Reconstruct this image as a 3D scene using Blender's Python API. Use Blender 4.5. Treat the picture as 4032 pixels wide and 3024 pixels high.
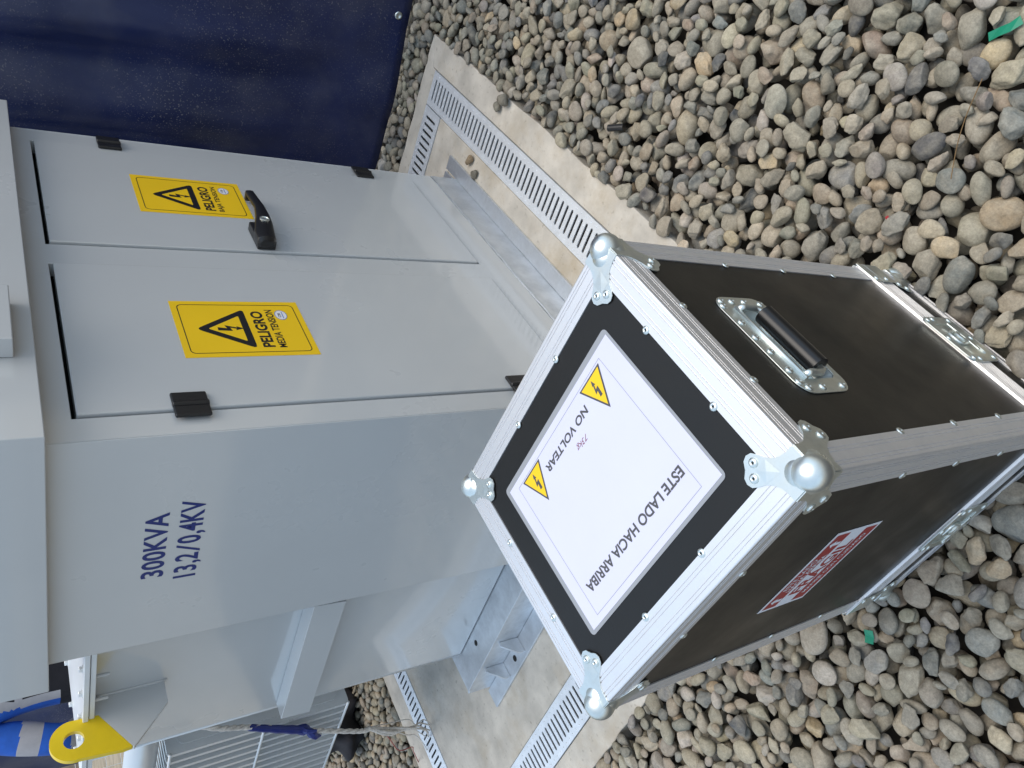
import bpy, bmesh, math, random
import numpy as np
from mathutils import Matrix, Vector
random.seed(7); RNG = np.random.default_rng(11)
for o in list(bpy.data.objects): bpy.data.objects.remove(o)
SC = bpy.context.scene; COL = SC.collection
# ------------------------------------------------------------------ camera, sky, sun, exposure
CAMP = np.array([-0.94603, -0.89136, 1.27754])
CX = np.array([-0.460055, -0.323651, -0.826801]); CY = np.array([0.631549, -0.773817, -0.048502]); CZ = np.array([-0.624095, -0.544479, 0.560400])
cd = bpy.data.cameras.new('camera'); cam = bpy.data.objects.new('camera', cd); COL.objects.link(cam)
cd.sensor_fit = 'HORIZONTAL'; cd.sensor_width = 36.0; cd.lens = 26.707; cd.clip_start = 0.02; cd.clip_end = 3000
cam.matrix_world = Matrix(((CX[0], CY[0], CZ[0], CAMP[0]), (CX[1], CY[1], CZ[1], CAMP[1]), (CX[2], CY[2], CZ[2], CAMP[2]), (0, 0, 0, 1)))
SC.camera = cam
SUN_DIR = Vector((0.22, -0.40, 1.25)).normalized()          # towards the sun
elev = math.asin(SUN_DIR.z); azim = math.atan2(SUN_DIR.x, SUN_DIR.y)
w = bpy.data.worlds.new('World'); SC.world = w; w.use_nodes = True
nt = w.node_tree; bg = nt.nodes['Background']; sky = nt.nodes.new('ShaderNodeTexSky'); sky.sky_type = 'NISHITA'
sky.sun_disc = False; sky.sun_elevation = elev; sky.sun_rotation = azim; sky.altitude = 100; sky.air_density = 1.0; sky.dust_density = 3.0; sky.ozone_density = 1.0
# thin bright cloud over the blue: an even veil with soft variation, the same all round
wt = nt.nodes.new('ShaderNodeTexCoord'); wn = nt.nodes.new('ShaderNodeTexNoise'); wn.inputs['Scale'].default_value = 2.2; wn.inputs['Detail'].default_value = 5; nt.links.new(wt.outputs['Generated'], wn.inputs['Vector'])
wr = nt.nodes.new('ShaderNodeMapRange'); wr.inputs[1].default_value = .3; wr.inputs[2].default_value = .7; wr.inputs[3].default_value = .36; wr.inputs[4].default_value = .64; nt.links.new(wn.outputs[0], wr.inputs[0])
wm = nt.nodes.new('ShaderNodeMix'); wm.data_type = 'RGBA'; nt.links.new(wr.outputs[0], wm.inputs[0]); nt.links.new(sky.outputs[0], wm.inputs[6]); wm.inputs[7].default_value = (5.3, 6.9, 8.6, 1)
nt.links.new(wm.outputs[2], bg.inputs[0]); bg.inputs[1].default_value = 0.115
sl = bpy.data.lights.new('sun', 'SUN'); sl.energy = 1.4; sl.angle = math.radians(50); sl.color = (1.0, 0.905, 0.77)
so = bpy.data.objects.new('sun', sl); COL.objects.link(so); so.rotation_euler = SUN_DIR.to_track_quat('Z', 'Y').to_euler()
SC.view_settings.view_transform = 'Standard'; SC.view_settings.look = 'None'; SC.view_settings.gamma = 1.0; SC.view_settings.use_curve_mapping = False
SC.view_settings.exposure = 0.56
SC.render.resolution_x = 1024; SC.render.resolution_y = 768
SC.render.engine = 'CYCLES'

# ------------------------------------------------------------------ materials
def mat(name, col, rough=0.5, metal=0.0, noise=0.0, nscale=8.0, bump=0.0, bscale=60.0, spec=0.5, coat=0.0, col2=None, stretch=None, rough_var=0.0, detail=5.0):
    m = bpy.data.materials.new(name); m.use_nodes = True; t = m.node_tree; N = t.nodes; L = t.links
    p = N['Principled BSDF']; p.inputs['Base Color'].default_value = (*col, 1); p.inputs['Roughness'].default_value = rough
    p.inputs['Metallic'].default_value = metal; p.inputs['Specular IOR Level'].default_value = spec
    if coat: p.inputs['Coat Weight'].default_value = coat; p.inputs['Coat Roughness'].default_value = 0.095; p.inputs['Coat IOR'].default_value = 1.68
    tc = N.new('ShaderNodeTexCoord'); mp = N.new('ShaderNodeMapping'); L.new(tc.outputs['Object'], mp.inputs[0])
    if stretch: mp.inputs['Scale'].default_value = stretch
    if noise or col2 or rough_var:
        nz = N.new('ShaderNodeTexNoise'); nz.inputs['Scale'].default_value = nscale; nz.inputs['Detail'].default_value = detail; nz.inputs['Roughness'].default_value = 0.6
        L.new(mp.outputs[0], nz.inputs['Vector'])
        if noise or col2:
            mx = N.new('ShaderNodeMix'); mx.data_type = 'RGBA'
            c2 = col2 if col2 else tuple(c * (1 - noise) for c in col)
            c1 = col if col2 else tuple(min(1, c * (1 + noise)) for c in col)
            mx.inputs[6].default_value = (*c1, 1); mx.inputs[7].default_value = (*c2, 1)
            rp = N.new('ShaderNodeMapRange'); rp.inputs[1].default_value = 0.3; rp.inputs[2].default_value = 0.7
            L.new(nz.outputs[0], rp.inputs[0]); L.new(rp.outputs[0], mx.inputs[0]); L.new(mx.outputs[2], p.inputs['Base Color'])
        if rough_var:
            rr = N.new('ShaderNodeMapRange'); rr.inputs[1].default_value = 0.3; rr.inputs[2].default_value = 0.7
            rr.inputs[3].default_value = rough - rough_var; rr.inputs[4].default_value = rough + rough_var
            L.new(nz.outputs[0], rr.inputs[0]); L.new(rr.outputs[0], p.inputs['Roughness'])
    if bump:
        nb = N.new('ShaderNodeTexNoise'); nb.inputs['Scale'].default_value = bscale; nb.inputs['Detail'].default_value = 4
        L.new(mp.outputs[0], nb.inputs['Vector']); b = N.new('ShaderNodeBump'); b.inputs['Strength'].default_value = bump; b.inputs['Distance'].default_value = 0.002
        L.new(nb.outputs[0], b.inputs['Height']); L.new(b.outputs[0], p.inputs['Normal'])
    return m
M = {}
M['paint'] = mat('grey_enamel', (0.55, 0.565, 0.565), 0.3, noise=0.03, nscale=2.5, bump=0.012, bscale=6, rough_var=0.05, coat=1.0)
M['galv'] = mat('galvanised_steel', (0.66, 0.69, 0.72), 0.42, 0.75, noise=0.16, nscale=18, bump=0.12, bscale=90, rough_var=0.1)
M['grate'] = mat('galvanised_grating', (0.80, 0.83, 0.86), 0.45, 0.45, noise=0.08, nscale=25, bump=0.1, bscale=120)
M['alu'] = mat('brushed_aluminium', (0.84, 0.835, 0.845), 0.42, 0.8, noise=0.05, nscale=30, rough_var=0.04)
M['lidp'] = mat('white_enamel', (0.74, 0.76, 0.76), 0.3, noise=0.06, nscale=10)
M['zinc'] = mat('zinc_plated_steel', (0.76, 0.80, 0.77), 0.36, 0.95, noise=0.12, nscale=40, bump=0.06, bscale=70, rough_var=0.09)
M['lam'] = mat('black_laminate', (0.0075, 0.0068, 0.0058), 0.40, noise=0.3, nscale=6, bump=0.06, bscale=260, rough_var=0.1, spec=0.42)
M['plastic'] = mat('black_plastic', (0.012, 0.012, 0.013), 0.35, bump=0.1, bscale=150)
M['rubber'] = mat('black_rubber', (0.008, 0.008, 0.009), 0.3)
M['hole'] = mat('dark_hole', (0.01, 0.01, 0.01), 0.9)
M['yellow'] = mat('yellow_vinyl', (0.88, 0.56, 0.012), 0.35, noise=0.03)
M['ypaint'] = mat('yellow_paint', (0.80, 0.57, 0.012), 0.35, noise=0.06, nscale=20, bump=0.06)
M['black'] = mat('black_print', (0.012, 0.012, 0.014), 0.4)
M['dkgrey'] = mat('grey_toner', (0.075, 0.072, 0.075), 0.5)
M['line'] = mat('thin_line_print', (0.28, 0.28, 0.32), 0.5)
M['paper'] = mat('laminated_paper', (0.62, 0.62, 0.76), 0.42, noise=0.015, nscale=14, bump=0.05, bscale=8)
M['film'] = mat('laminating_film', (0.30, 0.31, 0.33), 0.3)
M['navy'] = mat('navy_lettering', (0.006, 0.022, 0.16), 0.35)
M['red'] = mat('red_print', (0.33, 0.012, 0.018), 0.4)
M['pen'] = mat('red_pen', (0.20, 0.015, 0.03), 0.5)
M['white'] = mat('white_print', (0.78, 0.78, 0.82), 0.4)
M['badge'] = mat('badge_blue', (0.12, 0.2, 0.5), 0.4)
M['concrete'] = mat('concrete', (0.53, 0.49, 0.425), 0.9, noise=0.22, nscale=9, bump=0.5, bscale=70, detail=10)
M['dirt'] = mat('dirt', (0.30, 0.245, 0.17), 0.95, noise=0.3, nscale=3, bump=0.8, bscale=25)
M['ropem'] = mat('rope_fibre', (0.62, 0.57, 0.51), 0.9, noise=0.25, nscale=90)
M['ropered'] = mat('rope_red_fibre', (0.36, 0.10, 0.08), 0.9)
M['tape'] = mat('blue_tape', (0.006, 0.018, 0.16), 0.5)
M['green'] = mat('green_tape', (0.01, 0.23, 0.13), 0.4)
M['redscrap'] = mat('red_scrap', (0.35, 0.015, 0.02), 0.5)
M['twig'] = mat('dry_grass', (0.20, 0.12, 0.05), 0.8)
M['cblue'] = mat('blue_cloth', (0.018, 0.11, 0.50), 0.8, noise=0.15, nscale=20, bump=0.3, bscale=40)
M['cgrey'] = mat('grey_cloth', (0.42, 0.40, 0.41), 0.8, noise=0.1, nscale=20, bump=0.2, bscale=60)
M['cblack'] = mat('black_cloth', (0.012, 0.011, 0.015), 0.85, noise=0.3, nscale=15, bump=0.4, bscale=50)
M['boot'] = mat('boot_leather', (0.018, 0.015, 0.014), 0.6, bump=0.3)
M['skin'] = mat('skin', (0.36, 0.20, 0.14), 0.5)
M['hair'] = mat('hair', (0.012, 0.009, 0.008), 0.6)
M['gap_shade'] = mat('gap_shade_sheet', (0.035, 0.030, 0.024), 0.95, noise=0.4, nscale=6)  # near-black colour standing in for the shade deep between the stones
M['wood'] = mat('weathered_wood', (0.17, 0.115, 0.075), 0.9, noise=0.3, nscale=12, stretch=(1, 1, .1))
M['wire'] = mat('zinc_wire', (0.72, 0.74, 0.75), 0.4, 0.5)
M['bank'] = mat('dark_earth', (0.11, 0.085, 0.06), 1.0, noise=0.4, nscale=1.2)
M['ridge'] = mat('far_scrub', (0.10, 0.115, 0.13), 1.0, noise=0.3, nscale=.05)

def stone_mat():
    m = bpy.data.materials.new('river_stone'); m.use_nodes = True; t = m.node_tree; N = t.nodes; L = t.links; p = N['Principled BSDF']
    at = N.new('ShaderNodeAttribute'); at.attribute_name = 'Col'; at2 = N.new('ShaderNodeAttribute'); at2.attribute_name = 'Off'
    geo = N.new('ShaderNodeNewGeometry'); ad = N.new('ShaderNodeVectorMath'); ad.operation = 'MULTIPLY_ADD'
    ad.inputs[1].default_value = (60, 60, 60); L.new(at2.outputs['Vector'], ad.inputs[0]); L.new(geo.outputs['Position'], ad.inputs[2])
    def noise(s, d=6, r=.6):
        n = N.new('ShaderNodeTexNoise'); n.inputs['Scale'].default_value = s; n.inputs['Detail'].default_value = d; n.inputs['Roughness'].default_value = r; L.new(ad.outputs[0], n.inputs['Vector']); return n
    n1 = noise(38); n2 = noise(330, 3); n3 = noise(90, 8, .75)
    def ramp(n, lo, hi, a, b):
        r = N.new('ShaderNodeMapRange'); r.inputs[1].default_value = lo; r.inputs[2].default_value = hi; r.inputs[3].default_value = a; r.inputs[4].default_value = b; L.new(n.outputs[0], r.inputs[0]); return r
    r1 = ramp(n1, .35, .68, 0.0, 1.0); dust = N.new('ShaderNodeMix'); dust.data_type = 'RGBA'; L.new(at.outputs['Color'], dust.inputs[6])
    dust.inputs[7].default_value = (0.385, 0.345, 0.27, 1); fr = N.new('ShaderNodeMath'); fr.operation = 'MULTIPLY'; fr.inputs[1].default_value = .5; L.new(r1.outputs[0], fr.inputs[0]); L.new(fr.outputs[0], dust.inputs[0])
    r2 = ramp(n3, .3, .7, .72, 1.28); r3 = ramp(n2, .35, .7, 1.1, .85); mul = N.new('ShaderNodeMath'); mul.operation = 'MULTIPLY'; L.new(r2.outputs[0], mul.inputs[0]); L.new(r3.outputs[0], mul.inputs[1])
    sc = N.new('ShaderNodeVectorMath'); sc.operation = 'SCALE'; L.new(dust.outputs[2], sc.inputs[0]); L.new(mul.outputs[0], sc.inputs['Scale']); L.new(sc.outputs[0], p.inputs['Base Color'])
    p.inputs['Roughness'].default_value = .82; p.inputs['Specular IOR Level'].default_value = .3
    b = N.new('ShaderNodeBump'); b.inputs['Strength'].default_value = .45; b.inputs['Distance'].default_value = .0025
    hs = N.new('ShaderNodeMath'); hs.operation = 'ADD'; L.new(n3.outputs[0], hs.inputs[0]); hm = N.new('ShaderNodeMath'); hm.operation = 'MULTIPLY'; hm.inputs[1].default_value = .35; L.new(n2.outputs[0], hm.inputs[0]); L.new(hm.outputs[0], hs.inputs[1])
    L.new(hs.outputs[0], b.inputs['Height']); L.new(b.outputs[0], p.inputs['Normal']); return m
M['stone'] = stone_mat()
def tarp_mat():
    m = mat('navy_tarpaulin', (0.007, 0.0145, 0.070), 0.45, noise=0.3, nscale=3, bump=0.25, bscale=9); t = m.node_tree; N = t.nodes; L = t.links; p = N['Principled BSDF']
    tc = N.new('ShaderNodeTexCoord'); src = p.inputs['Base Color'].links[0].from_socket
    def noi(s, lo, hi, d=2):
        n = N.new('ShaderNodeTexNoise'); n.inputs['Scale'].default_value = s; n.inputs['Detail'].default_value = d; L.new(tc.outputs['Object'], n.inputs['Vector'])
        r = N.new('ShaderNodeMapRange'); r.inputs[1].default_value = lo; r.inputs[2].default_value = hi; L.new(n.outputs[0], r.inputs[0]); return r
    sp = noi(190, .63, .70, 1); cl = noi(2.6, .38, .72, 6); mu = N.new('ShaderNodeMath'); mu.operation = 'MULTIPLY'; L.new(sp.outputs[0], mu.inputs[0]); L.new(cl.outputs[0], mu.inputs[1])
    film = noi(7, .45, .8, 8); f2 = N.new('ShaderNodeMath'); f2.operation = 'MULTIPLY'; f2.inputs[1].default_value = .14; L.new(film.outputs[0], f2.inputs[0])
    a = N.new('ShaderNodeMath'); a.operation = 'MULTIPLY_ADD'; a.inputs[1].default_value = .55; a.use_clamp = True; L.new(mu.outputs[0], a.inputs[0]); L.new(f2.outputs[0], a.inputs[2])
    mx = N.new('ShaderNodeMix'); mx.data_type = 'RGBA'; L.new(a.outputs[0], mx.inputs[0]); L.new(src, mx.inputs[6]); mx.inputs[7].default_value = (.30, .28, .26, 1); L.new(mx.outputs[2], p.inputs['Base Color']); return m
M['tarp'] = tarp_mat()
def stain_concrete():
    m = M['concrete']; t = m.node_tree; N = t.nodes; L = t.links; p = N['Principled BSDF']; src = p.inputs['Base Color'].links[0].from_socket
    tc = N.new('ShaderNodeTexCoord'); n = N.new('ShaderNodeTexNoise'); n.inputs['Scale'].default_value = 3.2; n.inputs['Detail'].default_value = 9; n.inputs['Roughness'].default_value = .72; L.new(tc.outputs['Object'], n.inputs['Vector'])
    r = N.new('ShaderNodeMapRange'); r.inputs[1].default_value = .5; r.inputs[2].default_value = .72; r.inputs[4].default_value = .95; L.new(n.outputs[0], r.inputs[0])
    mx = N.new('ShaderNodeMix'); mx.data_type = 'RGBA'; L.new(r.outputs[0], mx.inputs[0]); L.new(src, mx.inputs[6]); mx.inputs[7].default_value = (.43, .36, .26, 1)
    n2 = N.new('ShaderNodeTexNoise'); n2.inputs['Scale'].default_value = 60; n2.inputs['Detail'].default_value = 3; L.new(tc.outputs['Object'], n2.inputs['Vector'])
    r2 = N.new('ShaderNodeMapRange'); r2.inputs[1].default_value = .62; r2.inputs[2].default_value = .75; r2.inputs[4].default_value = .5; L.new(n2.outputs[0], r2.inputs[0])
    mx2 = N.new('ShaderNodeMix'); mx2.data_type = 'RGBA'; L.new(r2.outputs[0], mx2.inputs[0]); L.new(mx.outputs[2], mx2.inputs[6]); mx2.inputs[7].default_value = (.2, .17, .13, 1); L.new(mx2.outputs[2], p.inputs['Base Color'])
stain_concrete()

# ------------------------------------------------------------------ mesh helpers
class MB:
    def __init__(s): s.v = []; s.f = []; s.m = []
    def add(s, vs, fs, mi=0, T=None):
        n = len(s.v)
        for p in vs: s.v.append(tuple(T @ Vector(p)) if T is not None else tuple(p))
        for f in fs: s.f.append([n + i for i in f]); s.m.append(mi)
        return s
    def box(s, x0, x1, y0, y1, z0, z1, mi=0, T=None):
        v = [(x0, y0, z0), (x1, y0, z0), (x1, y1, z0), (x0, y1, z0), (x0, y0, z1), (x1, y0, z1), (x1, y1, z1), (x0, y1, z1)]
        return s.add(v, [(0, 3, 2, 1), (4, 5, 6, 7), (0, 1, 5, 4), (1, 2, 6, 5), (2, 3, 7, 6), (3, 0, 4, 7)], mi, T)
    def prism(s, poly, fn, lo, hi, mi=0):          # poly: 2-D ccw, fn(p,q,t)->xyz
        n = len(poly); v = [fn(p, q, lo) for p, q in poly] + [fn(p, q, hi) for p, q in poly]
        return s.add(v, [tuple(range(n))[::-1], tuple(range(n, 2 * n))] + [(i, (i + 1) % n, n + (i + 1) % n, n + i) for i in range(n)], mi)
    def ring(s, outer, inner, fn, lo, hi, mi=0):   # plate with a hole, same point count
        n = len(outer); v = [fn(p, q, hi) for p, q in outer] + [fn(p, q, hi) for p, q in inner] + [fn(p, q, lo) for p, q in outer] + [fn(p, q, lo) for p, q in inner]
        f = []
        for i in range(n):
            j = (i + 1) % n
            f += [(i, j, n + j, n + i), (2 * n + j, 2 * n + i, 3 * n + i, 3 * n + j), (i, 2 * n + i, 2 * n + j, j), (n + j, 3 * n + j, 3 * n + i, n + i)]
        return s.add(v, f, mi)
    def tube(s, pts, r, k=8, mi=0, caps=True):
        pts = [Vector(p) for p in pts]; n = len(pts); rs = r if isinstance(r, (list, tuple)) else [r] * n; v = []
        up = None
        for i, p in enumerate(pts):
            d = (pts[min(i + 1, n - 1)] - pts[max(i - 1, 0)]).normalized()
            if up is None: up = d.orthogonal().normalized()
            a = (up - d * up.dot(d)); a = a.normalized() if a.length > 1e-6 else d.orthogonal().normalized(); up = a; b = d.cross(a)
            for j in range(k):
                t = 2 * math.pi * j / k; v.append(tuple(p + (a * math.cos(t) + b * math.sin(t)) * rs[i]))
        f = [(i * k + j, i * k + (j + 1) % k, (i + 1) * k + (j + 1) % k, (i + 1) * k + j) for i in range(n - 1) for j in range(k)]
        if caps: f += [tuple(range(k))[::-1], tuple(range((n - 1) * k, n * k))]
        return s.add(v, f, mi)
    def lathe(s, prof, k=16, mi=0, T=None):        # prof [(r,z)] about z
        v = []; f = []
        for r, z in prof:
            for j in range(k):
                t = 2 * math.pi * j / k; v.append((r * math.cos(t), r * math.sin(t), z))
        for i in range(len(prof) - 1):
            for j in range(k): f.append((i * k + j, i * k + (j + 1) % k, (i + 1) * k + (j + 1) % k, (i + 1) * k + j))
        f.append(tuple(range(k))[::-1]); f.append(tuple(range((len(prof) - 1) * k, len(prof) * k)))
        return s.add(v, f, mi, T)
    def sphere(s, c, r, nu=20, nv=12, mi=0, sc=(1, 1, 1)):
        v = []; f = []
        for i in range(nv + 1):
            a = math.pi * i / nv
            for j in range(nu):
                b = 2 * math.pi * j / nu; v.append((c[0] + r * sc[0] * math.sin(a) * math.cos(b), c[1] + r * sc[1] * math.sin(a) * math.sin(b), c[2] + r * sc[2] * math.cos(a)))
        for i in range(nv):
            for j in range(nu): f.append((i * nu + j, (i + 1) * nu + j, (i + 1) * nu + (j + 1) % nu, i * nu + (j + 1) % nu))
        return s.add(v, f, mi)
    def mesh(s, name, mats, smooth=False):
        me = bpy.data.meshes.new(name); me.from_pydata(s.v, [], s.f)
        for m in (mats if isinstance(mats, (list, tuple)) else [mats]): me.materials.append(M[m])
        me.polygons.foreach_set('material_index', s.m)
        bm = bmesh.new(); bm.from_mesh(me); bmesh.ops.recalc_face_normals(bm, faces=bm.faces); bm.to_mesh(me); bm.free()
        if smooth: me.shade_smooth() if smooth is True else me.shade_smooth()
        me.update(); return me
    def build(s, name, mats, parent=None, bevel=0, smooth=False, autosm=None, fixn=True):
        o = bpy.data.objects.new(name, s.mesh(name, mats, smooth)); COL.objects.link(o)
        if parent is not None: o.parent = parent
        if bevel:
            b = o.modifiers.new('bevel', 'BEVEL'); b.width = bevel; b.segments = 2; b.limit_method = 'ANGLE'; b.angle_limit = math.radians(40); o.data.shade_smooth()
            b.harden_normals = True
        if autosm:
            me = o.data; me.shade_smooth(); bm = bmesh.new(); bm.from_mesh(me)
            for e in bm.edges:
                if len(e.link_faces) == 2 and e.calc_face_angle(0) > math.radians(autosm): e.smooth = False
            bm.to_mesh(me); bm.free()
        return o
def link(name, me, parent=None, mw=None):
    o = bpy.data.objects.new(name, me); COL.objects.link(o); o.parent = parent
    if mw is not None: o.matrix_basis = mw
    return o
def tag(o, label=None, cat=None, group=None, kind=None):
    if label: o['label'] = label
    if cat: o['category'] = cat
    if group: o['group'] = group
    if kind: o['kind'] = kind
    return o
def empty(name, mw):
    o = bpy.data.objects.new(name, None); COL.objects.link(o); o.matrix_world = mw; o.empty_display_size = .05; return o
def rrect(x0, x1, y0, y1, r, k=4):
    pts = []
    for cx, cy, a0 in ((x1 - r, y1 - r, 0), (x0 + r, y1 - r, 90), (x0 + r, y0 + r, 180), (x1 - r, y0 + r, 270)):
        for i in range(k + 1):
            a = math.radians(a0 + 90 * i / k); pts.append((cx + r * math.cos(a), cy + r * math.sin(a)))
    return pts
def text2d(body, x0, x1, y0, y1, bold=0.0, shear=0.0, space=1.0):
    c = bpy.data.curves.new('txt', 'FONT'); c.body = body; c.size = 1.0; c.offset = bold; c.shear = shear; c.space_character = space; c.resolution_u = 4
    o = bpy.data.objects.new('txt', c); COL.objects.link(o); me = bpy.data.meshes.new_from_object(o)
    V = [(v.co.x, v.co.y) for v in me.vertices]; F = [tuple(p.vertices) for p in me.polygons]
    bpy.data.objects.remove(o); bpy.data.curves.remove(c); bpy.data.meshes.remove(me)
    ax, bx = min(p[0] for p in V), max(p[0] for p in V); ay, by = min(p[1] for p in V), max(p[1] for p in V)
    return [(x0 + (p[0] - ax) / (bx - ax) * (x1 - x0), y0 + (p[1] - ay) / (by - ay) * (y1 - y0)) for p in V], F
class Print:
    """flat print stacked in thin layers: everything lies in one mesh of a sticker"""
    def __init__(s, fn): s.fn = fn; s.mb = MB(); s.mats = []
    def mi(s, m):
        if m not in s.mats: s.mats.append(m)
        return s.mats.index(m)
    def poly(s, pts, m, lay): s.mb.add([s.fn(p, q, lay * .00022) for p, q in pts], [tuple(range(len(pts)))], s.mi(m))
    def slab(s, pts, m, t=.0004): s.mb.prism(pts, s.fn, 0, t, s.mi(m)); s.base = t
    def ring(s, a, b, m, lay):
        n = len(a); s.mb.add([s.fn(p, q, lay * .00022) for p, q in a] + [s.fn(p, q, lay * .00022) for p, q in b], [(i, (i + 1) % n, n + (i + 1) % n, n + i) for i in range(n)], s.mi(m))
    def text(s, body, x0, x1, y0, y1, m, lay, **k):
        V, F = text2d(body, x0, x1, y0, y1, **k); s.mb.add([s.fn(p, q, lay * .00022) for p, q in V], F, s.mi(m))
    def build(s, name, parent):
        o = s.mb.build(name, s.mats, parent); return o
def tri_round(cx, y0, wdt, hgt, r, k=4):
    P = [Vector((cx - wdt / 2, y0)), Vector((cx + wdt / 2, y0)), Vector((cx, y0 + hgt))]; out = []
    for i in range(3):
        p = P[i]; a = (P[i - 1] - p).normalized(); b = (P[(i + 1) % 3] - p).normalized()
        for j in range(k + 1):
            t = j / k; out.append(tuple((p + a * r) * (1 - t) ** 2 + p * 2 * t * (1 - t) + (p + b * r) * t * t))
    return out
BOLT = [(-.075, .40), (.05, .40), (.005, .12), (.13, .17), (.035, -.20), (.085, -.18), (-.005, -.42), (-.075, -.14), (-.02, -.175), (.03, .02), (-.105, -.035)]
def warn_triangle(P, cx, y0, wdt, hgt, th, lay, ym='yellow', bm_='black', r=None):
    r = r or wdt * .07
    P.poly(tri_round(cx, y0, wdt, hgt, r), bm_, lay)
    inw = wdt - th * 3.46; P.poly(tri_round(cx, y0 + th, inw, hgt * inw / wdt, r * .3), ym, lay + 1)
    s = hgt * .66; P.poly([(cx + p * s * 1.2, y0 + hgt * .36 + q * s * .92) for p, q in BOLT], bm_, lay + 2)

# ================================================================== SETTING: ground, pad
g = MB(); g.add([(-1500, -1500, -.085), (1500, -1500, -.085), (1500, 1500, -.085), (-1500, 1500, -.085)], [(0, 1, 2, 3)])
tag(g.build('ground', 'dirt'), 'bare beige dirt ground under the gravel, running to the horizon', 'ground', kind='structure')
PX0, PX1, PY0, PY1 = -.422, 1.525, -.325, 1.975      # pad outer
TX0, TX1, TY0, TY1 = -.332, 1.449, -.232, 1.863      # trench outer
CX0, CX1, CY0, CY1 = -.213, 1.327, -.113, 1.752      # inner slab
pad = empty('concrete_pad', Matrix.Translation((0, 0, 0))); tag(pad, 'beige concrete pad with a perimeter drain under the transformer', 'concrete pad', kind='structure')
MB().box(CX0, CX1, CY0, CY1, -.2, 0).build('slab', 'concrete', pad, bevel=.004)
zf = lambda p, q, t: (p, q, t)
G_ = .0012
for poly in ([(PX0 + G_, PY0), (PX1 - G_, PY0), (TX1 + .02 - G_, TY0), (TX0 - .02 + G_, TY0)], [(PX1, PY0 + G_), (PX1, PY1 - G_), (TX1, TY1 + .02 - G_), (TX1, TY0 + G_), (TX1 + .02, TY0 + G_)],
             [(PX1 - G_, PY1), (PX0 + G_, PY1), (TX0 - .02, TY1), (TX1, TY1 + .02), ][:2] + [(TX0 - .02 + G_, TY1), (TX1 - G_, TY1)], [(PX0, PY1 - G_), (PX0, PY0 + G_), (TX0 - .02, TY0 + G_), (TX0, TY0 + G_), (TX0, TY1 - G_), (TX0 - .02, TY1 - G_)]):
    # keep a simple mitred ring: jitter the outer side a little so that the poured edge is not ruler straight
    pts = []
    for i in range(len(poly)):
        a = Vector(poly[i]); b = Vector(poly[(i + 1) % len(poly)]); out = (abs(a.x - PX0) < .003 and abs(b.x - PX0) < .003) or (abs(a.x - PX1) < .003 and abs(b.x - PX1) < .003) or (abs(a.y - PY0) < .003 and abs(b.y - PY0) < .003) or (abs(a.y - PY1) < .003 and abs(b.y - PY1) < .003)
        n = 40 if out else 1
        for k in range(n):
            p = a.lerp(b, k / n)
            if out and k: p += Vector((random.gauss(0, .0022), random.gauss(0, .0022)))
            pts.append(tuple(p))
    MB().prism(pts, zf, -.2, -.0005).build('border_strip', 'concrete', pad, bevel=.003)
tf = MB(); tf.box(TX0 - .03, TX1 + .03, TY0 - .03, TY1 + .03, -.198, -.165); tf.build('trench_floor', 'concrete', pad)

def hole_plate(mb, us, vs, holes, fn, lo, hi, mi=0):
    hs = set(holes); nu, nv = len(us), len(vs); idx = {}
    V = []; F = []
    def vid(i, j, k):
        if (i, j, k) not in idx: idx[(i, j, k)] = len(V); V.append(fn(us[i], vs[j], hi if k else lo))
        return idx[(i, j, k)]
    solid = lambda i, j: 0 <= i < nu - 1 and 0 <= j < nv - 1 and (i, j) not in hs
    for i in range(nu - 1):
        for j in range(nv - 1):
            if not solid(i, j): continue
            F.append((vid(i, j, 1), vid(i + 1, j, 1), vid(i + 1, j + 1, 1), vid(i, j + 1, 1))); F.append((vid(i, j, 0), vid(i, j + 1, 0), vid(i + 1, j + 1, 0), vid(i + 1, j, 0)))
            if not solid(i - 1, j): F.append((vid(i, j, 0), vid(i, j, 1), vid(i, j + 1, 1), vid(i, j + 1, 0)))
            if not solid(i + 1, j): F.append((vid(i + 1, j, 0), vid(i + 1, j + 1, 0), vid(i + 1, j + 1, 1), vid(i + 1, j, 1)))
            if not solid(i, j - 1): F.append((vid(i, j, 0), vid(i + 1, j, 0), vid(i + 1, j, 1), vid(i, j, 1)))
            if not solid(i, j + 1): F.append((vid(i, j + 1, 0), vid(i, j + 1, 1), vid(i + 1, j + 1, 1), vid(i + 1, j + 1, 0)))
    mb.add(V, F, mi)
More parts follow.
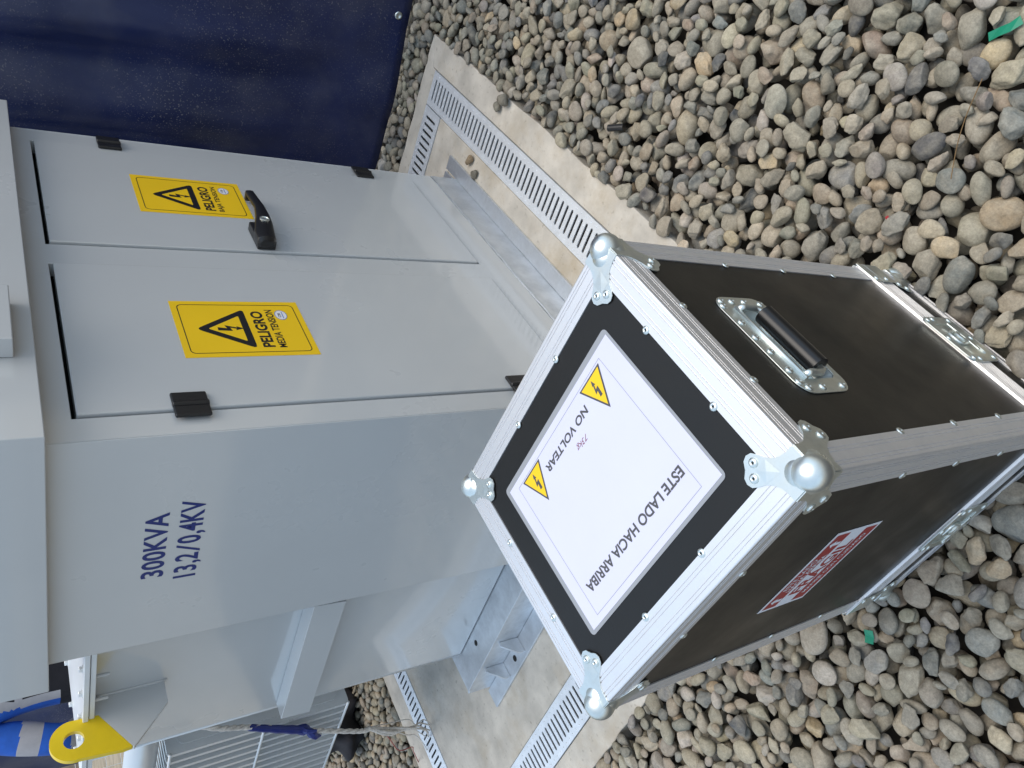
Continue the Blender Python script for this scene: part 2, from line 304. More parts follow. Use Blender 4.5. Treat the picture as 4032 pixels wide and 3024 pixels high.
def grate(name_label, x0, x1, y0, y1, along, group='drain grates around the concrete pad'):
    L0, L1, W0, W1 = (x0, x1, y0, y1) if along == 'x' else (y0, y1, x0, x1)
    fn = (lambda p, q, t: (p, q, t)) if along == 'x' else (lambda p, q, t: (q, p, t))
    n = int((L1 - L0 - .02) / .0243); s0 = (L0 + L1 - n * .0243) / 2; us = [L0]; holes = []
    for i in range(n):
        c = s0 + (i + .5) * .0243; us += [c - .0046, c - .0028, c + .0028, c + .0046]
    us.append(L1); wl = W0 + .0215; wh = W1 - .0215; vs = [W0, wl, wl + .0025, wh - .0025, wh, W1]
    for i in range(n):
        k = 1 + 4 * i; holes += [(k, 2), (k + 1, 1), (k + 1, 2), (k + 1, 3), (k + 2, 2)]
    cx, cy = (x0 + x1) / 2, (y0 + y1) / 2
    top = .0005
    mb = MB(); hole_plate(mb, us, vs, holes, lambda p, q, t: tuple(np.array(fn(p, q, t)) - np.array((cx, cy, 0))), top - .003, top)
    root = empty('drain_grate', Matrix.Translation((cx, cy, 0))); tag(root, name_label, 'drain grate', group)
    mb.build('slotted_plate', 'grate', root)
    nb = MB()
    for i in range(n + 1):
        c = s0 + i * .0243
        for q in (W0 + .010, W0 + .034, (W0 + W1) / 2, W1 - .034, W1 - .010):
            if L0 + .006 < c < L1 - .006:
                nb.lathe([(.0022, 0), (.0016, .0012), (.0006, .0018)], 6, T=Matrix.Translation(Vector(fn(c, q, top)) - Vector((cx, cy, 0))))
    o = nb.build('tread_studs', 'grate', root, smooth=True); o['kind'] = 'stuff'
    sd = MB()
    for q0, q1 in ((W0, W0 + .002), (W1 - .002, W1)): 
        a = fn(L0, q0, 0); b = fn(L1, q1, 0); sd.box(a[0] - cx, b[0] - cx, a[1] - cy, b[1] - cy, -.022, top - .003)
    sd.build('side_rail', 'grate', root)
e_ = .0025
grate('long galvanised slotted drain grate running in front of the cabinet doors', .20, TX1 - e_, TY0 + e_, CY0 - e_, 'x')
grate('galvanised drain grate at the pad corner hidden behind the flight case', TX0 + e_, .197, TY0 + e_, CY0 - e_, 'x')
grate('short slotted drain grate between the cabinet side and the blue tarpaulin', CX1 + e_, TX1 - e_, CY0 + .001, .95, 'y')
grate('slotted drain grate far back beside the blue tarpaulin', CX1 + e_, TX1 - e_, .953, CY1 - .001, 'y')
grate('galvanised slotted drain grate emerging behind the left corner of the flight case', TX0 + e_, CX0 - e_, .70, CY1 - .001, 'y')
grate('slotted drain grate alongside the pad, behind the flight case', TX0 + e_, CX0 - e_, CY0 + .001, .697, 'y')
grate('slotted drain grate behind the transformer tank, under the frayed rope', TX0 + e_, .86, CY1 + e_, TY1 - e_, 'x')
grate('slotted drain grate behind the transformer, away from the rope', .863, TX1 - e_, CY1 + e_, TY1 - e_, 'x')

# ================================================================== TRANSFORMER
tr = empty('pad_mounted_transformer', Matrix.Translation((0, 0, 0)))
tag(tr, 'light grey pad mounted transformer cabinet with two doors and danger stickers', 'transformer')
CW, CD, ZB, ZR = 1.107, .558, .102, 1.235
yf = lambda p, q, t: (p, t, q)                              # (x,z,depth)
sh = MB(); us = [.0031, .0546, .502, .5733, 1.0445, CW - .0031]; vs = [ZB, .189, 1.186, ZR]
hole_plate(sh, us, vs, [(1, 1), (3, 1)], yf, .0, .03)
sh.box(0, .003, .0, CD, ZB, ZR); sh.box(CW - .003, CW, .0, CD, ZB, ZR); sh.box(.0032, CW - .0032, .0302, CD - .02, ZB, ZB + .004)
sh.box(.0032, .03, CD - .003, CD, ZB, ZR); sh.box(CW - .03, CW - .0032, CD - .003, CD, ZB, ZR)
sh.box(.0032, CW - .0032, .06, .063, ZB + .01, ZR, 1)
sh.build('cabinet_shell', ['paint', 'hole'], tr, bevel=.0015)
# doors
def swing_sticker(door, x0, x1, z0, z1, line2):
    fn = lambda p, q, t: (x0 + p, -.0052 - t, z0 + q); W, H = x1 - x0, z1 - z0; P = Print(fn); P.slab([(0, 0), (W, 0), (W, H), (0, H)], 'yellow', .0003)
    b = .0115; P.ring(rrect(b, W - b, b, H - b, .010), rrect(b + .0018, W - b - .0018, b + .0018, H - b - .0018, .0085), 'black', 2)
    warn_triangle(P, W / 2 - .002, H * .465, W * .72, H * .40, .0135, 2, r=.012)
    P.text('PELIGRO', W * .15, W * .81, H * .325, H * .42, 'black', 2, bold=.034)
    P.text(line2, W * .14, W * .84, H * .235, H * .297, 'black', 2, bold=.024)
    c = (W * .74, H * .175); P.poly([(c[0] + .0165 * math.cos(a * math.pi / 12), c[1] + .0125 * math.sin(a * math.pi / 12)) for a in range(24)], 'white', 2)
    P.ring([(c[0] + .0165 * math.cos(a * math.pi / 12), c[1] + .0125 * math.sin(a * math.pi / 12)) for a in range(24)], [(c[0] + .0152 * math.cos(a * math.pi / 12), c[1] + .0113 * math.sin(a * math.pi / 12)) for a in range(24)], 'badge', 3)
    P.text('CBI', c[0] - .008, c[0] + .006, c[1] + .0005, c[1] + .0062, 'dkgrey', 3, bold=.02); P.poly([(c[0] - .011, c[1] - .0042), (c[0] + .011, c[1] - .0042), (c[0] + .011, c[1] - .0025), (c[0] - .011, c[1] - .0025)], 'badge', 3)
    return P.build('warning_sticker', door)
def hinge(door, x0, x1, z0, z1):
    h = MB(); xm = (x0 + x1) / 2
    h.box(x0, xm - .0045, -.0125, -.0052, z0, z1); h.box(xm + .0045, x1, -.0125, -.0052, z0, z1)
    h.tube([(xm, -.0105, z0 - .0005), (xm, -.0105, z1 + .0005)], .0058, 12)
    h.build('hinge', 'plastic', door, bevel=.003)
def door(x0, x1, zs, label):
    e = .0035; d = MB(); d.box(x0 + e, x1 - e, -.005, .022, .189 + .004, 1.186 - .0065)
    d.box(x0 + e + .02, x1 - e - .02, .0222, .028, .21, 1.16); 
    o = d.build('door', 'paint', tr, bevel=.0045); o['label'] = label; return o
d1 = door(.5733, 1.0445, 1, 'right cabinet door with a black lever handle and low voltage sticker')
d2 = door(.0546, .502, 1, 'left cabinet door with a medium voltage sticker')
swing_sticker(d1, .7245, .903, .749, .996, 'BAJA TENSION'); swing_sticker(d2, .191, .371, .75, .9985, 'MEDIA TENSION')
hinge(d2, .033, .0915, .985, 1.0425); hinge(d2, .033, .0915, .316, .374); hinge(d1, 1.0265, 1.0885, .995, 1.047); hinge(d1, 1.0265, 1.0865, .326, .379)
# swing handle
h = MB(); secs = [(.578, .757, .016, .008, .026), (.585, .757, .022, .016, .034), (.615, .755, .024, .019, .036), (.655, .747, .022, .018, .036), (.69, .741, .017, .012, .036), (.735, .738, .012, .008, .036), (.79, .742, .011, .007, .034), (.812, .743, .0105, .0065, .033)]
rings = []; k = 12; V = []; F = []
for (x, z, hz, hy, top) in secs:
    for j in range(k):
        a = 2 * math.pi * j / k; c, s_ = math.cos(a), math.sin(a); c = math.copysign(abs(c) ** .6, c); s_ = math.copysign(abs(s_) ** .6, s_)
        V.append((x, -.005 - max(0, (top - hy) + hy * s_) if x < .70 else -.005 - (top - hy + hy * s_), z + hz * c))
for i in range(len(secs) - 1):
    for j in range(k): F.append((i * k + j, i * k + (j + 1) % k, (i + 1) * k + (j + 1) % k, (i + 1) * k + j))
F += [tuple(range(k))[::-1], tuple(range((len(secs) - 1) * k, len(secs) * k))]
h.add(V, F); h.box(.804, .8155, -.031, -.0105, .7335, .7525); hz = MB()
h.box(.582, .672, -.027, -.0053, .735, .7765)
hd = h.build('lever_handle', 'plastic', d1, bevel=.0025)
kl = MB().lathe([(.0115, 0), (.0115, .002), (.008, .003), (.0075, .0015), (.001, .0015)], 18, T=Matrix.Translation((.662, -.0405, .745)) @ Matrix.Rotation(math.pi / 2, 4, 'X')); kl.build('key_cylinder', 'zinc', d1, smooth=False)
# roof
rf = MB(); rx0, rx1, ry0, ry1 = -.03, 1.152, -.045, .60
V = [(rx0, ry0, 1.2255), (rx1, ry0, 1.2255), (rx1, ry1, 1.2255), (rx0, ry1, 1.2255), (rx0, ry0, 1.335), (rx1, ry0, 1.335), (rx1, ry1, 1.335), (rx0, ry1, 1.335), (.02, .03, 1.365), (rx1 - .05, .03, 1.365), (rx1 - .05, ry1 - .05, 1.365), (.02, ry1 - .05, 1.365),
     (rx0 + .004, ry0 + .004, 1.2255), (rx1 - .004, ry0 + .004, 1.2255), (rx1 - .004, ry1 - .004, 1.2255), (rx0 + .004, ry1 - .004, 1.2255), (rx0 + .004, ry0 + .004, 1.238), (rx1 - .004, ry0 + .004, 1.238), (rx1 - .004, ry1 - .004, 1.238), (rx0 + .004, ry1 - .004, 1.238)]
F = []
for i in range(4):
    j = (i + 1) % 4; F += [(i, j, 4 + j, 4 + i), (4 + i, 4 + j, 8 + j, 8 + i), (j, i, 12 + i, 12 + j), (12 + j, 12 + i, 16 + i, 16 + j)]
F += [(8, 9, 10, 11), (19, 18, 17, 16)]
rf.add(V, F); roof = rf.build('roof', 'paint', tr, bevel=.004)
bk = MB(); bk.box(.152, .30, -.082, -.0455, 1.2545, 1.31); bk.build('lock_housing', 'paint', roof, bevel=.002)
# lettering on the left side
P = Print(lambda p, q, t: (-.0003 - t, p, q)); P.text('300KVA', 0, 1, 0, 1, 'navy', 1, bold=.03)
P.mb = MB()
def letters(body, fa, fb, y0, y1, z0, z1):
    V_, F_ = text2d(body, fa, fb, 0, 1, bold=.022, space=1.05); P.mb.add([(-.0005, y0 + p * (y1 - y0), z0 + q * (z1 - z0)) for p, q in V_], F_, 0)
letters('300KVA', 0, 1, .352, .180, 1.042, 1.0805)
l2 = (.366, .157, .978, 1.025); letters('13,2', 0, .325, *l2); letters('0,4KV', .462, 1, *l2)
P.mb.add([(-.0005, l2[0] + p * (l2[1] - l2[0]), l2[2] + q * (l2[3] - l2[2])) for p, q in ((.338, .12), (.366, .12), (.452, 1.0), (.424, 1.0))], [(0, 1, 2, 3)], 0)
P.build('capacity_lettering', tr)
# tank
XT, YT = .0945, 1.15
tk = MB(); tk.prism(rrect(XT, 1.02, CD + .002, YT, .012, 3), zf, ZB, 1.137); tk.build('tank', 'paint', tr, autosm=40)
rm = MB(); rm.tube([(XT + .008, YT - .008, ZB), (XT + .008, YT - .008, 1.136)], .0095, 10); rm.build('corner_weld', 'paint', tr, smooth=True)
fl = MB(); fl.box(.044, 1.07, CD + .004, 1.13, 1.1375, 1.148); fl.build('tank_flange', 'lidp', tr, bevel=.0015)
ld = MB(); ld.box(.040, 1.074, CD + .005, 1.134, 1.1495, 1.1605); lid = ld.build('tank_lid', 'lidp', tr, bevel=.0015)
bolt = MB(); bolt.lathe([(.0085, 0), (.0085, .0015), (.0002, .0015)], 14); bolt.lathe([(.0068, .0015), (.0068, .007), (.0058, .008), (.0002, .008)], 6); bme = bolt.mesh('bolt', 'wire')
for i in range(6): link('bolt', bme, lid, Matrix.Translation((.058, CD + .04 + i * .09, 1.1605)))
for i in range(8): link('bolt', bme, lid, Matrix.Translation((.12 + i * .12, 1.118, 1.1605)))
sb = MB(); sb.lathe([(.004, -.016), (.004, .012), (.0002, .012)], 8)
for i in range(3): link('stud', sb.mesh('stud', 'paint') if i == 0 else bpy.data.meshes['stud'], lid, Matrix.Translation((.062, CD + .085 + i * .09, 1.1265)))
# lifting lug (plate in the XZ plane, projecting to the left)
lug = empty('lifting_lug', Matrix.Identity(4)); lug.parent = tr
yl = .871; arc = [(.007 + .045 * math.cos(a), 1.18 + .045 * math.sin(a)) for a in [math.radians(t) for t in range(8, 196, 10)]]
top_poly = [(.049, 1.130)] + arc + [(-.046, 1.072)]
# yellow head with hole : ring polygon
hn = 28; hc = (.007, 1.18); hr = .0195
def ring_from_poly(poly, hc, hr, n):
    out = []
    cen = Vector(hc)
    for i in range(n):
        a = 2 * math.pi * i / n; d = Vector((math.cos(a), math.sin(a))); best = None
        for k in range(len(poly)):
            p, q = Vector(poly[k]) - cen, Vector(poly[(k + 1) % len(poly)]) - cen; e = q - p; den = d.x * e.y - d.y * e.x
            if abs(den) < 1e-9: continue
            t = (p.x * e.y - p.y * e.x) / den; u = (p.x * d.y - p.y * d.x) / den
            if t > 0 and -1e-6 <= u <= 1 + 1e-6 and (best is None or t < best): best = t
        out.append(tuple(cen + d * best))
    return out, [(hc[0] + hr * math.cos(2 * math.pi * i / n), hc[1] + hr * math.sin(2 * math.pi * i / n)) for i in range(n)]
ro, ri = ring_from_poly(top_poly, hc, hr, 72)
lm = MB(); lm.ring(ro, ri, yf, yl - .006, yl + .006); o = lm.build('lug_head', 'ypaint', lug, autosm=35); o['label'] = 'yellow painted head of the lifting lug with a round hole'
lb = MB(); lb.prism([(.0945, .990), (.0945, 1.1365), (.050, 1.1365), (.049, 1.1295), (-.0455, 1.0715), (.039, .990)][::-1], yf, yl - .0058, yl + .0058); lb.build('lug_plate', 'paint', lug, bevel=.001)
wl = MB(); wl.tube([(.0935, yl - .007, .985 + i * .012 + random.uniform(-.001, .001)) for i in range(13)], [.0035 + random.uniform(-.0006, .001) for _ in range(13)], 8); wl.build('weld_bead', 'paint', lug, smooth=True)
# angle bar on the tank side
ab = MB(); y0, y1 = .628, 1.12
ab.prism([(.094, .685), (.094, .690), (.046, .690), (.042, .612), (.046, .612), (.050, .685)], lambda p, q, t: (p, t, q), y0, y1); 
V = ab.v
ab.build('angle_bar', 'paint', tr, bevel=.0012)
ap = MB(); ap.prism([(.094, .590), (.094, .6845), (.051, .6845), (.044, .613)], lambda p, q, t: (p, t, q), y0 + .004, y0 + .008); ap.build('angle_bar_end', 'paint', tr)
# skid frame: galvanised channels
ch = MB(); ch.box(-.02, 1.185, -.047, .0, .0005, .009); ch.box(.0, CW + .005, .0005, .008, .0005, .0985); ch.box(-.02, 1.185, .0085, .05, .0005, .009)
ch.build('front_channel', 'galv', tr, bevel=.0015)
wd = MB(); wd.tube([(.005 + i * .02, -.001 + random.uniform(-.0008, .0008), .1 + random.uniform(-.001, .001)) for i in range(55)], [.003 + random.uniform(-.0006, .0008) for _ in range(55)], 7); wd.build('weld_bead', 'galv', tr, smooth=True)
cl = MB(); cl.box(-.062, -.0005, .06, 1.245, .0005, .009); cl.box(.0, .008, .06, 1.225, .0005, .0895); cl.box(-.002, .14, .06, 1.205, .0898, .0985)
ll = cl.build('side_channel', 'galv', tr, bevel=.0015)
for yy in (.955, 1.09): MB().prism([(-.001, .0095), (-.001, .075), (-.014, .078), (-.05, .03), (-.05, .0095)], yf, yy - .003, yy + .003).build('gusset', 'galv', tr, bevel=.0008)
hb = MB(); hb.lathe([(.009, 0), (.009, .0006), (.0002, .0006)], 14, T=Matrix.Translation((.06, 1.033, .0986))); hb.build('bolt_hole', 'hole', tr)
hb = MB(); hb.lathe([(.010, 0), (.010, .0006), (.0002, .0006)], 14, T=Matrix.Translation((-.03, 1.02, .0091))); hb.build('bolt_hole', 'hole', tr)
rk = MB(); rk.box(1.02, 1.10, CD + .01, 1.24, .0005, .1); rk.box(.1, 1.015, 1.16, 1.2, .0005, .09); rk.build('rear_channel', 'galv', tr, bevel=.0015)
# radiator
rad = empty('radiator', Matrix.Identity(4)); rad.parent = tr
fz0, fz1, fx0, fx1 = .432, .948, .121, .68
def fin_mesh():
    f = MB(); f.prism(rrect(fx0, fx1, fz0, fz1, .012, 3), yf, -.006, .006)
    for side in (-1, 1): f.prism(rrect(fx0 + .022, fx1 - .022, fz0 + .03, fz1 - .03, .02, 3), yf, *( (-.0095, -.0061) if side < 0 else (.0061, .0095)))
    for k in range(8): x = fx0 + .06 + k * .06; f.prism(rrect(x - .012, x + .012, fz0 + .06, fz1 - .06, .011, 3), yf, -.0118, -.0096)
    return f.mesh('fin', 'paint')
fm = fin_mesh()
for i in range(11): 
    o = link('fin', fm, rad, Matrix.Translation((0, 1.30 + i * .039, 0)))
    if i == 0:
        pass
for z in (fz0 + .006, .690, fz1 - .006): MB().tube([(fx0 - .002, 1.285, z), (fx0 - .002, 1.69, z)], .0042, 8).build('tie_rod', 'wire', rad, smooth=True)
for z in (.90, .48): MB().tube([(.40, YT, z), (.40, 1.69, z)], .035, 16).build('header_pipe', 'paint', rad, smooth=True)
cp = MB(); n_ = 14; cp.tube([(.165, 1.17 + i * .55 / n_, 1.005) for i in range(n_ + 1)], [.012, .034] + [.042] * (n_ - 3) + [.034, .012], 18); cp.build('overflow_pipe', 'wire', rad, smooth=True)

# ================================================================== FLIGHT CASE
Mc = Matrix(((-0.06587062, 0.99708896, -0.03840151, 0), (-0.99650228, -0.06771766, -0.04896448, 0), (-0.0514224, 0.03504187, 0.99806202, 0), (0, 0, 0, 1)))
A, B, HB = .2165, .1815, .703
base = Vector((-0.50715, -0.34853, 0.70)) + Mc.to_3x3() @ Vector((0, 0, -HB))
fc = empty('flight_case', Matrix.Translation(base) @ Mc); tag(fc, 'black flight case with silver edges and ball corners standing on the gravel', 'flight case')
T0 = HB                                             # local z of the top plane (panel plane = T0-.0015)
E_ = .0016; WX = .033
# panels
MB().box(-A + .004, A - .004, -B + .004, B - .004, T0 - .009, T0 - E_).build('top_panel', 'lam', fc)
ZJ = T0 - .577; ZJ2 = T0 - .632
for nm, bx in (('side_panel', (A - .009, A - .0002, -B + .012, B - .012)), ('side_panel', (-A + .0002, -A + .009, -B + .012, B - .012)), ('side_panel', (-A + .0005, A - .0005, -B + .0002, -B + .009)), ('side_panel', (-A + .0005, A - .0005, B - .009, B - .0002))):
    if bx[0] > 0: pm = MB(); hole_plate(pm, [bx[2], -.0655, .0575, bx[3]], [ZJ2 + .001, T0 - .187, T0 - .1205, T0 - .0095], [(1, 1)], lambda p, q, t: (t, p, q), bx[0], bx[1]); pm.build(nm, 'lam', fc)
    else: MB().box(*bx, ZJ2 + .001, T0 - .0095).build(nm, 'lam', fc)
    MB().box(*bx, .004, ZJ2 - .001).build('base_panel', 'lam', fc)
MB().box(-A + .01, A - .01, -B + .01, B - .01, .002, .010).build('bottom_panel', 'lam', fc)
# aluminium angle extrusions
def groove_path(w_, e):
    g = [.0, .0040, .0054, .0082, .0096, .0196, .0210, .0240, .0254]
    out = []; dep = e * .8
    for i in range(1, len(g) - 1, 2): out += [(g[i], e), (g[i] + .0003, e - dep), (g[i + 1] - .0003, e - dep), (g[i + 1], e)]
    return [(s, hgt) for s, hgt in out if s < w_ - .001]
def angle_profile(wa, wb, e=E_):
    gp = groove_path(wa, e); pts = [(0, -wa), (e, -wa)] + [(hgt, -s) for s, hgt in gp[::-1]]
    r = .0022
    for i in range(5):
        a = math.radians(90 * i / 4); pts.append((e - r + r * math.cos(a), e - r + r * math.sin(a)))
    gp = groove_path(wb, e); pts += [(-s, hgt) for s, hgt in gp] + [(-wb, e), (-wb, 0), (0, 0)]
    return pts                                       # (alpha along nA, beta along nB)
def extr(arr, nA, nB, d0, d1, wa=WX, wb=WX, name='edge_extrusion'):
    arr, nA, nB = Vector(arr), Vector(nA), Vector(nB); dr = (nA.cross(nB)); 
    m = MB(); m.prism(angle_profile(wa, wb), lambda p, q, t: tuple(arr + nA * p + nB * q + dr * t), d0, d1); return m.build(name, 'alu', fc)
X, Y, Zv = Vector((1, 0, 0)), Vector((0, 1, 0)), Vector((0, 0, 1)); ZT = T0 - E_
for s in (1, -1):
    L_ = B - .006; extr((s * A, 0, ZT), (s, 0, 0), (0, 0, 1), -L_, L_)
    L_ = A - .006; extr((0, s * B, ZT), (0, s, 0), (0, 0, 1), -L_, L_)
for sx in (1, -1):
    for sy in (1, -1):
        n1, n2 = Vector((sx, 0, 0)), Vector((0, sy, 0)); dr = n1.cross(n2).z
        lo, hi = sorted(((ZJ + .001) * dr, (T0 - .012) * dr)); extr((sx * A, sy * B, 0), n1, n2, lo, hi)
        lo, hi = sorted((.012 * dr, (ZJ2 - .002) * dr)); extr((sx * A, sy * B, 0), n1, n2, lo, hi)
for s in (1, -1):
    extr((s * A, 0, E_), (s, 0, 0), (0, 0, -1), -(B - .006), B - .006, .027, .027); extr((0, s * B, E_), (0, s, 0), (0, 0, -1), -(A - .006), A - .006, .027, .027)
# closing rails (two ribbed strips around the joint)
def rail(z0, z1, name, proud):
    for s in (1, -1):
        for ax in (0, 1):
            m = MB(); half = (B if ax == 0 else A) + proud * .9; pl = (A if ax == 0 else B)
            prof = [(0, z0)]; n = max(2, int((z1 - z0) / .0055))
            for i in range(n): za = z0 + (z1 - z0) * i / n; zb = z0 + (z1 - z0) * (i + 1) / n; prof += [(proud, za + .0004), (proud, zb - .0012), (proud * .45, zb - .0008), (proud * .45, zb - .0002)]
            prof += [(0, z1)]
            fn = (lambda p, q, t: (s * (pl + p), t, q)) if ax == 0 else (lambda p, q, t: (t, s * (pl + p), q)); m.prism(prof, fn, -half, half); m.build(name, 'alu', fc)
rail(ZJ - .016, ZJ + .001, 'closing_rail', .0042); rail(ZJ2, ZJ - .0175, 'closing_rail', .0026)
# rivets (shared mesh)
def rivet_mesh():
    m = MB(); m.lathe([(.0052, 0), (.0052, .0006), (.0044, .0016), (.0030, .0022), (.0017, .0023), (.0015, .0012)], 14, 0); m.lathe([(.0015, .0012), (.0002, .00125)], 10, 1); return m.mesh('rivet', ['zinc', 'hole'], True)
RV = rivet_mesh()
def frame(n):
    z = Vector(n).normalized(); x = z.orthogonal().normalized(); y = z.cross(x); return Matrix((x, y, z)).transposed().to_4x4()
def rivet(p, n, parent=None): 
    return link('rivet', RV, parent or fc, Matrix.Translation(p) @ frame(n))
for y in (.058, -.061): rivet((A - WX - .0005, y, T0 - .0006), Zv); rivet((-A + WX - .008, y, T0 - .0003), Zv); rivet((A + .0008, y, T0 - WX - .001), X); rivet((-A - .0008, y, T0 - WX - .001), -X)
for x in (.060, -.056): rivet((x, -B + WX - .001, T0 - .0006), Zv); rivet((x, B - WX + .001, T0 - .0006), Zv); rivet((x, -B - .0008, T0 - WX - .001), -Y); rivet((x, B + .0008, T0 - WX - .001), Y)
for sx in (1, -1):
    for sy in (1, -1):
        for z in (T0 - .20, T0 - .33, T0 - .46): rivet((sx * (A - WX + .001), sy * (B + .0008), z), (0, sy, 0)); rivet((sx * (A + .0008), sy * (B - WX + .001), z), (sx, 0, 0))
# ball corners
lobes = [(0, 0), (0, .036), (.010, .0362), (.0175, .038), (.0245, .0425), (.030, .0485), (.0335, .0555), (.0375, .0612), (.0435, .0632), (.0495, .0612), (.0530, .0565), (.0548, .0535)]
PET = lobes + [(q, p) for p, q in lobes[:0:-1]]
def ball_corner(sx, sy, sz):
    cz = T0 if sz > 0 else 0.0; c = Vector((sx * (A + E_), sy * (B + E_), cz)); root = empty('ball_corner', Matrix.Identity(4)); root.parent = fc
    ax = [Vector((-sx, 0, 0)), Vector((0, -sy, 0)), Vector((0, 0, -sz))]; m = MB()
    for i in range(3):
        u, v, n = ax[(i + 1) % 3], ax[(i + 2) % 3], -ax[i]
        if sz < 0 and i == 2: continue
        m.prism(PET, lambda p, q, t: tuple(c + u * p + v * q + n * t), .0001, .0013)
    for (p, q) in (((.043, .0527)), ((.0555, .0425))): pass
    o = m.build('corner_plate', 'zinc', root, bevel=.0006)
    for i in range(3):
        ridge = MB()
        u, v, n = ax[(i + 1) % 3], ax[(i + 2) % 3], -ax[i]
        if sz < 0 and i == 2: continue
        p0 = (u + v) * .033; ridge.add([tuple(c + (u + v) * .027 + n * .0014), tuple(c + u * .047 + v * .030 + n * .0014), tuple(c + (u + v) * .046 + n * .0014), tuple(c + u * .030 + v * .047 + n * .0014), tuple(c + (u + v) * .038 + n * .0018)], [(0, 1, 4), (1, 2, 4), (2, 3, 4), (3, 0, 4)])
        for p, q in ((.0545, .0435), (.0435, .0545)): rivet(c + u * p * .97 + v * q * .97 + n * .0013, n, root)
        ridge.build('stiffening_ridge', 'zinc', root)
    bl = MB(); cc = c + sum(ax, Vector()) * .0095; bl.sphere(cc, .0190, 28, 18); c2 = c + sum(ax, Vector()) * .0160; bl.sphere(c2, .0213, 28, 18); bl.build('ball', 'zinc', root, smooth=True)
for sx in (1, -1):
    for sy in (1, -1):
        ball_corner(sx, sy, 1); ball_corner(sx, sy, -1)
        # corner braces at the joint
        for z0, z1 in ((ZJ - .016, ZJ + .006), (ZJ2 - .002, ZJ - .0165)):
            m = MB(); t = .0048; n1, n2 = Vector((sx, 0, 0)), Vector((0, sy, 0)); arr = Vector((sx * A, sy * B, 0)); zc = (z0 + z1) / 2; h = (z1 - z0) / 2
            prof = [(t + .0014, -.042), (t + .0014, t - .004), (t + .0012, t - .0012), (t - .004, t + .0014), (-.042, t + .0014), (-.042, t), (t - .0002, t - .0002), (t, -.042)]
            m.prism(prof, lambda p, q, tt: tuple(arr + n1 * p + n2 * q + Vector((0, 0, tt))), z0, z1); br = m.build('corner_brace', 'zinc', fc, bevel=.0006)
            rivet(arr + n1 * (t + .0014) - n2 * .034 + Vector((0, 0, zc)), n1, br); rivet(arr + n2 * (t + .0014) - n1 * .034 + Vector((0, 0, zc)), n2, br)
# recessed handle on the +x face (local u = -y right, v = z)
hd = empty('recessed_handle', Matrix.Identity(4)); hd.parent = fc
fx = lambda p, q, t: (A + t, p, q + T0)
m = MB(); m.ring(rrect(-.086, .078, -.195, -.098, .022, 6), rrect(-.0645, .0565, -.186, -.1215, .012, 6), fx, .0002, .0018); m.build('dish_plate', 'zinc', hd, bevel=.0006)
m = MB(); inn = rrect(-.0645, .0565, -.186, -.1215, .012, 6); inn2 = rrect(-.058, .050, -.180, -.1275, .010, 6); n = len(inn)
m.add([fx(p, q, .0002) for p, q in inn] + [fx(p, q, -.016) for p, q in inn2], [(i, (i + 1) % n, n + (i + 1) % n, n + i) for i in range(n)] + [tuple(range(n, 2 * n))]); 
m.build('dish', 'zinc', hd)
m = MB(); m.tube([fx(.040 - i * .0103, -.157, .0075) for i in range(10)], .0122, 18); gp = m.build('grip', 'rubber', hd, autosm=50)
m = MB(); pth = [(.052, -.1245, .004), (.052, -.131, .0075), (.051, -.150, .0075), (.047, -.157, .0075), (.030, -.157, .0075), (-.045, -.157, .0075), (-.0585, -.157, .0075), (-.0615, -.150, .0075), (-.060, -.131, .0075), (-.060, -.1245, .004)]; m.tube([fx(*p) for p in pth], .0042, 10); m.build('bail_wire', 'zinc', hd, smooth=True)
m = MB(); m.tube([fx(.0565, -.1235, .0028), fx(-.0645, -.1235, .0028)], .0030, 10); m.build('hinge_rod', 'zinc', hd, smooth=True)
for p, q in ((.069, -.111), (.060, -.106), (.069, -.131), (.069, -.155), (.066, -.184), (.030, -.109), (.004, -.1075), (-.020, -.109), (-.050, -.109), (-.068, -.106), (-.077, -.113), (-.077, -.140), (-.077, -.180), (-.004, -.1906)): rivet(fx(p, q, .0018), X, hd)
